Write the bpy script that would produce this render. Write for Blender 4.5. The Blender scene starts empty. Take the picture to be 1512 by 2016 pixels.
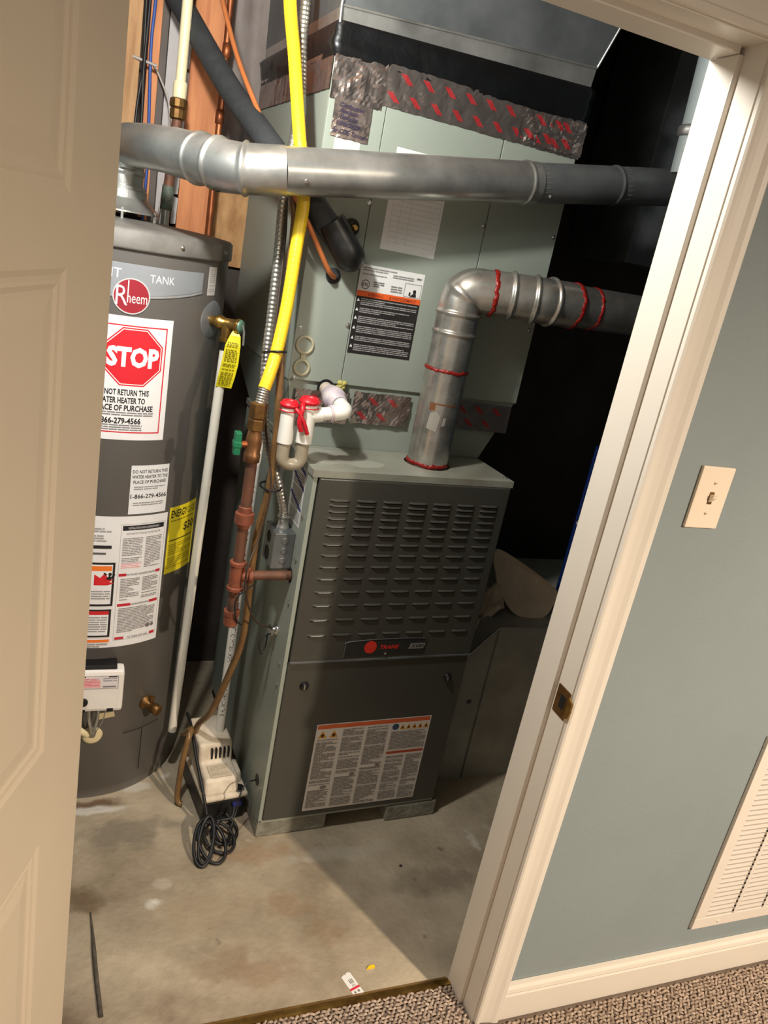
import bpy, bmesh, math, random
from mathutils import Vector, Matrix, noise
random.seed(7)
R = math.radians
SC = bpy.context.scene
COL = SC.collection

# ------------------------------------------------------------------ camera, light, exposure
CAMP = dict(f=1515.5, yaw=0.407445, pitch=0.328230, roll=-0.193825, loc=(-0.92252, -1.06660, 1.65854))
def camera():
    cy, sy = math.cos(CAMP['yaw']), math.sin(CAMP['yaw'])
    cp, sp = math.cos(CAMP['pitch']), math.sin(CAMP['pitch'])
    fwd = Vector((sy*cp, cy*cp, -sp)); rt = Vector((cy, -sy, 0)); dn = fwd.cross(rt)
    c, s = math.cos(CAMP['roll']), math.sin(CAMP['roll'])
    r2 = c*rt + s*dn; d2 = -s*rt + c*dn
    m = Matrix((r2, -d2, -fwd)).transposed().to_4x4(); m.translation = Vector(CAMP['loc'])
    cd = bpy.data.cameras.new('camera'); cd.sensor_fit = 'VERTICAL'; cd.sensor_height = 24
    cd.lens = 24*CAMP['f']/2016; cd.clip_start = 0.02
    o = bpy.data.objects.new('camera', cd); COL.objects.link(o); o.matrix_world = m
    SC.camera = o
camera()
w = bpy.data.worlds.new('world'); SC.world = w; w.use_nodes = True
bg = w.node_tree.nodes['Background']; bg.inputs[0].default_value = (1.0, 0.90, 0.78, 1); bg.inputs[1].default_value = 0.34
SC.view_settings.view_transform = 'Standard'; SC.view_settings.look = 'None'
SC.view_settings.exposure = 0.0; SC.view_settings.gamma = 1.0; SC.view_settings.use_curve_mapping = False

def lamp(name, kind, loc, color, power, size, aim=None, **kw):
    l = bpy.data.lights.new(name, kind); l.energy = power; l.color = color
    l.shadow_soft_size = size
    for k, v in kw.items(): setattr(l, k, v)
    o = bpy.data.objects.new(name, l); COL.objects.link(o); o.location = loc
    if aim: o.rotation_euler = (Vector(aim)-Vector(loc)).to_track_quat('-Z', 'Y').to_euler()
    return o
# bare utility-room bulb (cool white) and the warm ceiling downlight of the carpeted room
BULB = (-0.85, 0.25, 2.12)
lamp('utility_bulb_light', 'POINT', BULB, (1.0, 0.985, 0.94), 60, 0.035)
lamp('downlight', 'SPOT', (0.95, -2.1, 2.40), (1.0, 0.84, 0.66), 530, 0.05, aim=(0.90, -2.0, 0), spot_size=R(168), spot_blend=0.8)

# ------------------------------------------------------------------ materials
def lin(c):
    out = []
    for v in c:
        v /= 255.0
        out.append(v/12.92 if v <= .04045 else ((v+.055)/1.055)**2.4)
    return tuple(out)+(1,)
MATS = {}
def mat(key, rgb=(128, 128, 128), rough=.5, metal=0., var=.0, vscale=8., bump=0., bscale=40., rgb2=None, detail=4, rvar=0., stretch=None, coat=0., alpha=None, trans=0., stain=None):
    if key in MATS: return MATS[key]
    m = bpy.data.materials.new(key); m.use_nodes = True
    nt = m.node_tree; n = nt.nodes; L = nt.links
    b = n['Principled BSDF']; b.inputs['Roughness'].default_value = rough; b.inputs['Metallic'].default_value = metal
    if coat: b.inputs['Coat Weight'].default_value = coat
    if trans: b.inputs['Transmission Weight'].default_value = trans
    tc = n.new('ShaderNodeTexCoord'); src = tc.outputs['Object']
    if stretch:
        mp = n.new('ShaderNodeMapping'); mp.inputs['Scale'].default_value = stretch; L.new(src, mp.inputs[0]); src = mp.outputs[0]
    c1 = lin(rgb)
    if var > 0 or rgb2:
        nz = n.new('ShaderNodeTexNoise'); nz.inputs['Scale'].default_value = vscale; nz.inputs['Detail'].default_value = detail
        nz.inputs['Roughness'].default_value = .6
        L.new(src, nz.inputs['Vector'])
        cr = n.new('ShaderNodeValToRGB'); cr.color_ramp.elements[0].position = .32; cr.color_ramp.elements[1].position = .68
        c2 = lin(rgb2) if rgb2 else tuple(max(0, v*(1-var)) for v in c1[:3])+(1,)
        c0 = c1 if rgb2 else tuple(min(1, v*(1+var*.5)) for v in c1[:3])+(1,)
        cr.color_ramp.elements[0].color = c2; cr.color_ramp.elements[1].color = c0
        L.new(nz.outputs['Fac'], cr.inputs[0]); col = cr.outputs[0]
        if stain:
            for (srgb, sc, lo, hi) in stain:
                z = n.new('ShaderNodeTexNoise'); z.inputs['Scale'].default_value = sc; z.inputs['Detail'].default_value = 6
                mp = n.new('ShaderNodeMapping'); mp.inputs['Location'].default_value = (sc*3.1, sc*1.7, 4.0); L.new(src, mp.inputs[0]); L.new(mp.outputs[0], z.inputs['Vector'])
                r2 = n.new('ShaderNodeValToRGB'); r2.color_ramp.elements[0].position = lo; r2.color_ramp.elements[1].position = hi
                L.new(z.outputs['Fac'], r2.inputs[0])
                mx = n.new('ShaderNodeMix'); mx.data_type = 'RGBA'; L.new(r2.outputs[0], mx.inputs[0]); L.new(col, mx.inputs[6]); mx.inputs[7].default_value = lin(srgb); col = mx.outputs[2]
        L.new(col, b.inputs['Base Color'])
        if rvar:
            mr = n.new('ShaderNodeMapRange'); mr.inputs[3].default_value = max(.02, rough-rvar); mr.inputs[4].default_value = min(1, rough+rvar)
            L.new(nz.outputs['Fac'], mr.inputs[0]); L.new(mr.outputs[0], b.inputs['Roughness'])
    else:
        b.inputs['Base Color'].default_value = c1
    if bump > 0:
        z = n.new('ShaderNodeTexNoise'); z.inputs['Scale'].default_value = bscale; z.inputs['Detail'].default_value = 4
        L.new(src, z.inputs['Vector'])
        bp = n.new('ShaderNodeBump'); bp.inputs['Strength'].default_value = bump; bp.inputs['Distance'].default_value = .01
        L.new(z.outputs['Fac'], bp.inputs['Height']); L.new(bp.outputs[0], b.inputs['Normal'])
    MATS[key] = m
    return m
def ink(rgb): return mat('ink_%d_%d_%d' % tuple(rgb), rgb, .55, var=.03, vscale=30)

M = {}
M['blue'] = mat('blue_wall_paint', (132, 142, 143), .75, var=.05, vscale=3, bump=.08, bscale=220)
M['trim'] = mat('cream_trim_paint', (222, 214, 201), .38, var=.03, vscale=5)
M['door'] = mat('door_paint', (206, 192, 170), .48, var=.03, vscale=3, bump=.012, bscale=120)
M['conc'] = mat('concrete', (180, 166, 143), .62, rgb2=(134, 121, 101), vscale=4.2, detail=9, bump=.25, bscale=60, rvar=.18,
                stain=[((92, 74, 55), 2.3, .60, .75), ((205, 200, 190), 9., .68, .76), ((78, 70, 60), 14., .69, .78)])
M['carp'] = mat('carpet_backing', (120, 104, 92), .95, var=.2, vscale=60)
M['carpl'] = mat('carpet_yarn', (190, 170, 152), .95, rgb2=(132, 113, 98), vscale=90, detail=2)
M['dgray'] = mat('furnace_door_paint', (66, 65, 59), .32, var=.06, vscale=5, bump=.04, bscale=260)
M['green'] = mat('cabinet_gray_green', (148, 155, 144), .42, var=.07, vscale=3.0, rvar=.1)
M['green2'] = mat('cabinet_top', (150, 152, 140), .34, rgb2=(122, 120, 106), vscale=7., detail=5, rvar=.16)
M['galv'] = mat('galvanised_steel', (206, 205, 200), .34, .82, rgb2=(160, 159, 155), vscale=9, detail=8, rvar=.16)
M['galvd'] = mat('dull_galvanised_steel', (128, 131, 132), .45, .55, rgb2=(92, 96, 97), vscale=6, detail=6, rvar=.14)
M['alu'] = mat('flue_aluminium', (208, 204, 196), .28, .85, rgb2=(160, 156, 148), vscale=11, detail=8, rvar=.12)
M['foil'] = mat('foil_tape', (196, 180, 174), .2, .93, var=.15, vscale=25, rvar=.1)
M['red'] = mat('red_print', (176, 40, 44), .4, var=.1, vscale=40)
M['seal'] = mat('red_sealant', (138, 24, 18), .35, var=.25, vscale=60, bump=.5, bscale=90)
M['vinyl'] = mat('black_vinyl', (12, 13, 15), .34, var=.3, vscale=14, bump=.5, bscale=14)
M['rubber'] = mat('black_rubber_foam', (48, 50, 52), .75, var=.25, vscale=18, bump=.3, bscale=50)
M['tapeb'] = mat('black_tape', (18, 18, 18), .4, var=.2, vscale=30)
M['copper'] = mat('copper', (176, 102, 62), .42, .75, rgb2=(128, 74, 48), vscale=18, rvar=.12)
M['copperl'] = mat('copper_line', (206, 122, 70), .5, .3, var=.12, vscale=30)
M['patina'] = mat('copper_patina', (104, 124, 112), .7, .2, rgb2=(82, 68, 54), vscale=40)
M['brass'] = mat('brass', (196, 158, 86), .32, .9, rgb2=(150, 112, 58), vscale=26, rvar=.1)
M['brassd'] = mat('tarnished_brass', (140, 104, 58), .45, .8, rgb2=(98, 70, 40), vscale=30)
M['iron'] = mat('rusty_pipe', (124, 78, 56), .62, .25, rgb2=(78, 58, 48), vscale=22, detail=6)
M['ironr'] = mat('red_brown_fitting', (150, 84, 58), .6, .2, rgb2=(112, 62, 46), vscale=30)
M['green_h'] = mat('green_handle', (20, 110, 74), .45, var=.1, vscale=30)
M['yellow'] = mat('yellow_jacket', (246, 204, 40), .4, var=.08, vscale=20)
M['pvc'] = mat('white_pvc', (232, 230, 222), .32, var=.04, vscale=10)
M['pvcv'] = mat('primer_stained_pvc', (186, 170, 184), .45, rgb2=(216, 205, 200), vscale=30)
M['clear'] = mat('translucent_trap', (176, 164, 142), .25, var=.12, vscale=25, trans=.25)
M['tube'] = mat('amber_vinyl_tube', (142, 108, 66), .22, rgb2=(108, 80, 50), vscale=14, trans=.15)
M['redpl'] = mat('red_plastic', (196, 26, 40), .38, var=.08, vscale=30)
M['wh'] = mat('heater_paint', (98, 94, 90), .34, var=.06, vscale=4)
M['whl'] = mat('heater_silver_band', (168, 172, 178), .3, .4, var=.06, vscale=8)
M['dust'] = mat('dusty_lid', (122, 118, 112), .6, rgb2=(86, 82, 78), vscale=10, detail=7)
M['white'] = mat('white_plastic', (232, 226, 220), .42, var=.04, vscale=15)
M['cream'] = mat('cream_cpvc', (226, 212, 172), .45, var=.05, vscale=12)
M['pump'] = mat('pump_cover', (224, 212, 192), .45, rgb2=(186, 170, 150), vscale=16, detail=6)
M['black'] = mat('black_plastic', (20, 20, 22), .42, var=.2, vscale=20)
M['dark'] = mat('dark_void', (8, 8, 8), .9, var=.1)
M['wood'] = mat('stud_wood', (214, 142, 92), .7, rgb2=(186, 114, 70), vscale=7, stretch=(6, 6, .6), detail=5)
M['wood2'] = mat('framing_wood', (190, 148, 104), .75, rgb2=(150, 108, 70), vscale=7, stretch=(6, 6, .6), detail=5)
M['osb'] = mat('plywood', (196, 152, 102), .75, rgb2=(150, 106, 62), vscale=9, stretch=(3, 3, 1.2), detail=6)
M['drywall'] = mat('grey_backed_wall', (150, 140, 136), .8, rgb2=(112, 98, 90), vscale=4, detail=6)
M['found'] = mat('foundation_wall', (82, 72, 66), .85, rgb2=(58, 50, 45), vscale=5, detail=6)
M['drywallp'] = mat('drywall_paper', (190, 184, 182), .8, var=.08, vscale=10)
M['util'] = mat('utility_wall_paint', (74, 92, 98), .8, var=.15, vscale=3)
M['lath'] = mat('dark_lath', (92, 82, 76), .7, var=.15)
M['ceil'] = mat('ceiling_wood', (120, 96, 70), .85, rgb2=(88, 66, 46), vscale=5, stretch=(4, .5, 4))
M['paver'] = mat('concrete_paver', (150, 148, 136), .85, rgb2=(112, 110, 100), vscale=22, detail=7, bump=.4, bscale=80)
M['paper'] = mat('white_paper', (228, 226, 222), .7, var=.03, vscale=20)
M['sheet'] = mat('beige_board', (226, 210, 188), .8, rgb2=(196, 178, 156), vscale=8, detail=5)
M['bluebox'] = mat('blue_carton', (14, 40, 100), .5, var=.1, vscale=10)
M['chrome'] = mat('bright_metal', (214, 214, 210), .2, .95, var=.1, vscale=40)
M['conduit'] = mat('flexible_conduit', (186, 182, 172), .34, .85, var=.2, vscale=30)
M['wire'] = mat('brown_cable', (62, 46, 36), .5, var=.2, vscale=30)
M['wirek'] = mat('black_cable', (24, 24, 26), .5, var=.2, vscale=30)
M['wireb'] = mat('blue_cable', (48, 78, 150), .5, var=.1, vscale=30)
M['wirew'] = mat('grey_cable', (178, 168, 160), .5, var=.1, vscale=30)
M['ytag'] = mat('yellow_tag', (226, 210, 30), .45, var=.06, vscale=15)
M['fiber'] = mat('yellow_fibreglass', (186, 176, 96), .9, var=.3, vscale=60, bump=.8, bscale=90)

def floor_stains(m, org, spots):
    nt = m.node_tree; n = nt.nodes; L = nt.links; b = n['Principled BSDF']; col = b.inputs['Base Color'].links[0].from_socket
    tc = n.new('ShaderNodeTexCoord'); nz = n.new('ShaderNodeTexNoise'); nz.inputs['Scale'].default_value = 14; nz.inputs['Detail'].default_value = 7; L.new(tc.outputs['Object'], nz.inputs['Vector'])
    for (x, y, rx, ry, rgb, amt) in spots:
        mp = n.new('ShaderNodeMapping'); mp.vector_type = 'POINT'; mp.inputs['Location'].default_value = (-(x-org[0])/rx, -(y-org[1])/ry, 0); mp.inputs['Scale'].default_value = (1/rx, 1/ry, 0); L.new(tc.outputs['Object'], mp.inputs[0])
        ln = n.new('ShaderNodeVectorMath'); ln.operation = 'LENGTH'; L.new(mp.outputs[0], ln.inputs[0])
        ad = n.new('ShaderNodeMath'); ad.operation = 'MULTIPLY_ADD'; ad.inputs[1].default_value = 2.2; L.new(nz.outputs['Fac'], ad.inputs[0]); L.new(ln.outputs['Value'], ad.inputs[2])
        mr = n.new('ShaderNodeMapRange'); mr.interpolation_type = 'SMOOTHSTEP'; mr.inputs[1].default_value = 1.5; mr.inputs[2].default_value = 2.2; mr.inputs[3].default_value = amt; mr.inputs[4].default_value = 0; L.new(ad.outputs[0], mr.inputs[0])
        mx = n.new('ShaderNodeMix'); mx.data_type = 'RGBA'; L.new(mr.outputs[0], mx.inputs[0]); L.new(col, mx.inputs[6]); mx.inputs[7].default_value = lin(rgb); col = mx.outputs[2]
    L.new(col, b.inputs['Base Color'])
floor_stains(M['conc'], (-.1, .9275), [(-.85, .512, .085, .045, (96, 78, 56), .8), (-.81, .850, .10, .030, (92, 66, 46), .85), (-.80, .828, .10, .020, (206, 202, 194), .75), (-.70, .915, .06, .025, (200, 196, 188), .6),
    (-.74, .72, .16, .07, (110, 102, 90), .6), (-.348, .412, .07, .05, (138, 112, 84), .6), (-.24, .31, .08, .05, (132, 108, 82), .6), (-.44, .22, .10, .06, (140, 116, 90), .55), (-.53, .27, .07, .05, (134, 112, 88), .5), (-.65, .53, .03, .02, (190, 180, 164), .45), (-.39, .60, .10, .05, (146, 118, 88), .6), (-.55, .42, .12, .08, (158, 140, 116), .5), (.10, .42, .14, .06, (110, 98, 82), .5), (-.15, .56, .20, .03, (178, 172, 158), .4)])

# ------------------------------------------------------------------ mesh builder
ORG = {}
class MB:
    def __init__(s): s.v = []; s.f = []; s.mi = []; s.mats = []; s.sm = []
    def slot(s, m):
        if m not in s.mats: s.mats.append(m)
        return s.mats.index(m)
    def add(s, vs, fs, m, smooth=False):
        o = len(s.v); k = s.slot(m)
        s.v += [tuple(v) for v in vs]
        for f in fs: s.f.append(tuple(i+o for i in f)); s.mi.append(k); s.sm.append(smooth)
        return s
    def box(s, lo, hi, m, T=None, bev=0.):
        x0, y0, z0 = lo; x1, y1, z1 = hi
        if bev > 0:
            bm = bmesh.new(); bmesh.ops.create_cube(bm, size=1)
            for v in bm.verts: v.co = Vector(((x0+x1)/2+v.co.x*(x1-x0), (y0+y1)/2+v.co.y*(y1-y0), (z0+z1)/2+v.co.z*(z1-z0)))
            bmesh.ops.bevel(bm, geom=bm.edges[:], offset=bev, segments=2, affect='EDGES', profile=.6)
            vs = [v.co.copy() for v in bm.verts]; bm.verts.index_update()
            fs = [[v.index for v in f.verts] for f in bm.faces]; bm.free()
        else:
            vs = [Vector((x, y, z)) for z in (z0, z1) for y in (y0, y1) for x in (x0, x1)]
            fs = [(0, 2, 3, 1), (4, 5, 7, 6), (0, 1, 5, 4), (2, 6, 7, 3), (0, 4, 6, 2), (1, 3, 7, 5)]
        if T: vs = [T(*v) for v in vs]
        return s.add(vs, fs, m)
    def prism(s, poly, d0, d1, m, T):
        """poly in (a,b); extruded along third coordinate; T(a,b,c)->xyz"""
        n = len(poly)
        vs = [T(a, b, d0) for a, b in poly]+[T(a, b, d1) for a, b in poly]
        fs = [tuple(range(n))[::-1], tuple(range(n, 2*n))]+[(i, (i+1) % n, n+(i+1) % n, n+i) for i in range(n)]
        return s.add(vs, fs, m)
    def tube(s, pts, r, m, seg=16, caps=True, smooth=True):
        P = [Vector(p) for p in pts]; n = len(P)
        rr = r if callable(r) else (lambda i: r)
        tang = []
        for i in range(n):
            t = (P[min(i+1, n-1)]-P[max(i-1, 0)])
            tang.append(t.normalized() if t.length > 1e-9 else Vector((0, 0, 1)))
        up = Vector((0, 0, 1)) if abs(tang[0].z) < .9 else Vector((1, 0, 0))
        nrm = (up-tang[0]*up.dot(tang[0])).normalized()
        vs = []; fs = []
        for i in range(n):
            nrm = (nrm-tang[i]*nrm.dot(tang[i])).normalized(); b = tang[i].cross(nrm)
            for k in range(seg):
                a = 2*math.pi*k/seg; vs.append(P[i]+(nrm*math.cos(a)+b*math.sin(a))*rr(i))
        for i in range(n-1):
            for k in range(seg):
                fs.append((i*seg+k, i*seg+(k+1) % seg, (i+1)*seg+(k+1) % seg, (i+1)*seg+k))
        s.add(vs, fs, m, smooth)
        if caps:
            s.add(vs[:seg], [tuple(range(seg))[::-1]], m); s.add(vs[-seg:], [tuple(range(seg))], m)
        return s
    def lathe(s, prof, m, c=(0, 0, 0), axis=(0, 0, 1), seg=40, smooth=True, caps=True):
        """prof: (radius, height along axis)"""
        ax = Vector(axis).normalized(); C = Vector(c)
        up = Vector((0, 0, 1)) if abs(ax.z) < .9 else Vector((1, 0, 0))
        a1 = (up-ax*up.dot(ax)).normalized(); a2 = ax.cross(a1)
        vs = [C+ax*h+(a1*math.cos(2*math.pi*k/seg)+a2*math.sin(2*math.pi*k/seg))*r for r, h in prof for k in range(seg)]
        n = len(prof)
        fs = [(i*seg+k, i*seg+(k+1) % seg, (i+1)*seg+(k+1) % seg, (i+1)*seg+k) for i in range(n-1) for k in range(seg)]
        s.add(vs, fs, m, smooth)
        if caps:
            s.add(vs[:seg], [tuple(range(seg))[::-1]], m); s.add(vs[-seg:], [tuple(range(seg))], m)
        return s
    def build(s, name, parent=None, origin=None):
        if parent is not None: o = ORG[parent.name]
        else:
            if origin is None:
                xs = [v[0] for v in s.v]; ys = [v[1] for v in s.v]; zs = [v[2] for v in s.v]
                origin = ((min(xs)+max(xs))/2, (min(ys)+max(ys))/2, min(zs))
            o = Vector(origin)
        me = bpy.data.meshes.new(name)
        me.from_pydata([(v[0]-o[0], v[1]-o[1], v[2]-o[2]) for v in s.v], [], s.f)
        for m in s.mats: me.materials.append(m)
        me.polygons.foreach_set('material_index', s.mi); me.polygons.foreach_set('use_smooth', s.sm)
        me.update()
        bm = bmesh.new(); bm.from_mesh(me); bmesh.ops.recalc_face_normals(bm, faces=bm.faces[:]); bm.to_mesh(me); bm.free()
        ob = bpy.data.objects.new(name, me); COL.objects.link(ob)
        if parent is not None: ob.parent = parent
        else: ob.location = o
        ORG[ob.name] = Vector(o)
        return ob
def tag(o, label=None, cat=None, group=None, kind=None):
    if label: o['label'] = label
    if cat: o['category'] = cat
    if group: o['group'] = group
    if kind: o['kind'] = kind
    return o
def empty(name, loc, label, cat, group=None):
    o = bpy.data.objects.new(name, None); COL.objects.link(o); o.location = loc; o.empty_display_size = .05
    ORG[o.name] = Vector(loc); return tag(o, label, cat, group)
def spline(pts, step=.012):
    P = [Vector(p) for p in pts]; P = [P[0]*2-P[1]]+P+[P[-1]*2-P[-2]]; out = []
    for i in range(1, len(P)-2):
        p0, p1, p2, p3 = P[i-1:i+3]; n = max(2, int((p2-p1).length/step))
        for k in range(n):
            t = k/n
            out.append(.5*((2*p1)+(p2-p0)*t+(2*p0-5*p1+4*p2-p3)*t*t+(3*p1-p0-3*p2+p3)*t**3))
    out.append(P[-2]); return out
def polyarc(pts, rad, n=8):
    """polyline with rounded corners"""
    P = [Vector(p) for p in pts]; out = [P[0]]
    for i in range(1, len(P)-1):
        a = (P[i-1]-P[i]); b = (P[i+1]-P[i]); r = min(rad, a.length*.48, b.length*.48)
        A = P[i]+a.normalized()*r; B = P[i]+b.normalized()*r
        for k in range(n+1):
            t = k/n; out.append(A*(1-t)**2+P[i]*2*t*(1-t)+B*t*t)
    out.append(P[-1]); return out
ID = lambda x, y, z: Vector((x, y, z))

# ------------------------------------------------------------------ flat print (labels, lettering)
_T = {}
def glyphs(txt, bold=0.):
    key = (txt, bold)
    if key in _T: return _T[key]
    cu = bpy.data.curves.new('txt', 'FONT'); cu.body = txt; cu.size = 1; cu.offset = bold; cu.resolution_u = 2; cu.fill_mode = 'FRONT'
    ob = bpy.data.objects.new('txt', cu); COL.objects.link(ob)
    dg = bpy.context.evaluated_depsgraph_get(); me = ob.evaluated_get(dg).to_mesh()
    vs = [(v.co.x, v.co.y) for v in me.vertices]; fs = [tuple(p.vertices) for p in me.polygons]
    ob.evaluated_get(dg).to_mesh_clear(); bpy.data.objects.remove(ob); bpy.data.curves.remove(cu)
    x0 = min([v[0] for v in vs] or [0]); x1 = max([v[0] for v in vs] or [1]); 
    _T[key] = (vs, fs, x0, x1); return _T[key]
def planemap(o, ex, ey, n):
    o, ex, ey, n = map(Vector, (o, ex, ey, n))
    return lambda x, y, h: o+ex*x+ey*y+n*h
def cylmap(cx, cy, r, a0, z0):
    return lambda x, y, h: Vector((cx+(r+h)*math.cos(R(a0)+x/r), cy+(r+h)*math.sin(R(a0)+x/r), z0+y))
def printed(mb, mp, items, curved=False, h0=.0006, seed=1):
    rnd = random.Random(seed)
    def quad(x0, y0, x1, y1, m, h):
        br = [x0]
        if curved:
            q = (int(x0/.008)+1)*.008
            while q < x1-1e-6: br.append(q); q += .008
        br.append(x1); n = len(br)-1
        vs = []; fs = []
        for x in br: vs += [mp(x, y0, h), mp(x, y1, h)]
        for i in range(n): fs.append((2*i, 2*i+2, 2*i+3, 2*i+1))
        mb.add(vs, fs, m)
    def flat(pts, faces, m, h):
        if not curved: mb.add([mp(x, y, h) for x, y in pts], faces, m); return
        bm = bmesh.new(); vv = [bm.verts.new((x, y, 0)) for x, y in pts]
        for f in faces:
            try: bm.faces.new([vv[q] for q in f])
            except ValueError: pass
        x0, x1 = min(q[0] for q in pts), max(q[0] for q in pts); q = (int(x0/.008)+1)*.008
        while q < x1:
            bmesh.ops.bisect_plane(bm, geom=bm.verts[:]+bm.edges[:]+bm.faces[:], plane_co=(q, 0, 0), plane_no=(1, 0, 0), dist=1e-6); q += .008
        bm.verts.index_update()
        mb.add([mp(v.co.x, v.co.y, h) for v in bm.verts], [[v.index for v in f.verts] for f in bm.faces], m); bm.free()
    for i, it in enumerate(items):
        h = h0+.00004*i; k = it[0]
        if k == 'rect': quad(*it[1:5], ink(it[5]), h)
        elif k == 'poly': flat(it[1], [tuple(range(len(it[1])))], ink(it[2]), h)
        elif k == 'disc':
            _, cx, cy, rx, ry, c = it; n = 36
            flat([(cx+rx*math.cos(2*math.pi*j/n), cy+ry*math.sin(2*math.pi*j/n)) for j in range(n)], [tuple(range(n))], ink(c), h)
        elif k == 'frame':
            _, x0, y0, x1, y1, t, c = it; m = ink(c)
            quad(x0, y0, x1, y0+t, m, h); quad(x0, y1-t, x1, y1, m, h); quad(x0, y0, x0+t, y1, m, h); quad(x1-t, y0, x1, y1, m, h)
        elif k == 'lines':      # block of small print: one bar for every word
            _, x0, y0, x1, y1, pitch, c = it; m = ink(c); y = y1-pitch
            while y > y0:
                end = x1 if rnd.random() < .72 else x0+(x1-x0)*rnd.uniform(.35, .95)
                x = x0
                while x < end-.001:
                    ww = min(rnd.uniform(2.2, 7)*pitch*.8, end-x); quad(x, y+pitch*.12, x+ww, y+pitch*.66, m, h); x += ww+pitch*.32
                y -= pitch*(1 if rnd.random() < .9 else 1.8)
        elif k == 'text':
            _, x, y, size, txt, c = it[:6]; opt = it[6] if len(it) > 6 else {}
            vs, fs, a, b = glyphs(txt, opt.get('bold', .015)); sx = opt.get('sx', 1.); sh = opt.get('shear', 0.); rot = opt.get('rot', 0.)
            wd = (b-a)*size*sx
            if 'fit' in opt: sx *= opt['fit']/wd; wd = opt['fit']
            off = {'l': 0, 'c': -wd/2, 'r': -wd}[opt.get('al', 'l')]
            cr, sr = math.cos(rot), math.sin(rot)
            P = []
            for vx, vy in vs:
                X = off+(vx-a)*size*sx+vy*size*sh; Y = vy*size
                P.append((x+X*cr-Y*sr, y+X*sr+Y*cr))
            flat(P, fs, ink(c), h)
def label(name, mp, wd, ht, items, parent, base=(228, 226, 222), curved=False, seed=1):
    mb = MB(); br = [0.]
    if curved:
        while br[-1]+.008 < wd-1e-6: br.append(br[-1]+.008)
    br.append(wd); n = len(br)-1; m = ink(base)
    vs = []; fs = []
    for x in br: vs += [mp(x, 0, .0005), mp(x, ht, .0005), mp(x, 0, 0), mp(x, ht, 0)]
    for i in range(n):
        a = 4*i; b = a+4; fs += [(a, b, b+1, a+1), (a, a+2, b+2, b), (a+1, b+1, b+3, a+3)]
    fs += [(0, 1, 3, 2), (4*n, 4*n+2, 4*n+3, 4*n+1)]
    mb.add(vs, fs, m); printed(mb, mp, items, curved, seed=seed)
    return mb.build(name, parent)

# ------------------------------------------------------------------ the setting
SL = -0.012                 # slab level, carpet top is 0
JT = 0.117                  # jamb depth
HL = -0.892                 # hinge side of the opening
fl = MB(); fl.box((-1.8, .105, SL-.08), (1.6, 1.75, SL), M['conc']); tag(fl.build('floor'), kind='structure')
cb = MB(); cb.box((-2.6, -3.2, -.06), (2.6, .105, -.006), M['carp']); CARP = tag(cb.build('floor_carpeted'), kind='structure')
def carpet():
    vs = []; fs = []; k = 0; rnd = random.Random(3)
    nx, ny = .0125, .0085
    y = -.62; row = 0
    while y < .100:
        x = -.88+(row % 2)*nx*.5 if y > 0 else -1.05+(row % 2)*nx*.5
        xe = .004 if y > -.02 else 1.05
        while x < xe:
            cx, cy = x+rnd.uniform(-.002, .002), y+rnd.uniform(-.0015, .0015); a = rnd.uniform(-.45, .45)+(.5 if (row+int(x/nx)) % 2 else -.3)
            l, wd, h = rnd.uniform(.0058, .0074), rnd.uniform(.0036, .0046), rnd.uniform(.0015, .0045)
            ca, sa = math.cos(a), math.sin(a)
            ring = []
            for (t, q, z) in ((-1, 0, -.004), (-.75, .7, -.001), (.75, .7, -.001), (1, 0, -.004), (.75, -.7, -.001), (-.75, -.7, -.001), (-.5, 0, h), (.5, 0, h)):
                X, Y = t*l, q*wd; ring.append((cx+X*ca-Y*sa, cy+X*sa+Y*ca, z))
            vs += ring
            fs += [(k, k+5, k+6), (k, k+6, k+1), (k+1, k+6, k+7, k+2), (k+2, k+7, k+3), (k+3, k+7, k+4), (k+4, k+7, k+6, k+5)]
            k += 8; x += nx
        y += ny; row += 1
    mb = MB(); mb.add(vs, fs, M['carpl'], True); tag(mb.build('carpet_loops', CARP), kind='stuff')
carpet()
wf = MB()
for lo, hi in (((.03, .001, -.01), (2.6, JT-.002, 2.46)), ((-2.6, .001, -.01), (HL-.03, JT-.002, 2.46)), ((HL-.03, .001, 2.066), (.03, JT-.002, 2.46))):
    wf.box(lo, hi, M['blue'])
tag(wf.build('wall_front'), kind='structure')
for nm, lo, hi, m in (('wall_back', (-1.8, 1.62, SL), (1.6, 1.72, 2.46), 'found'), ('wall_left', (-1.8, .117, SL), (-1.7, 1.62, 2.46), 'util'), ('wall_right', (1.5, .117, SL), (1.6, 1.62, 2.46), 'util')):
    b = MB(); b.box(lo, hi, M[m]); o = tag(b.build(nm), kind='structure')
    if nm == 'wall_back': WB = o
cl = MB(); cl.box((-1.8, .0, 2.46), (1.6, 1.75, 2.56), M['ceil']); cl.box((-2.6, -3.2, 2.46), (2.6, 0, 2.56), M['trim']); tag(cl.build('ceiling'), kind='structure')
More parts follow.
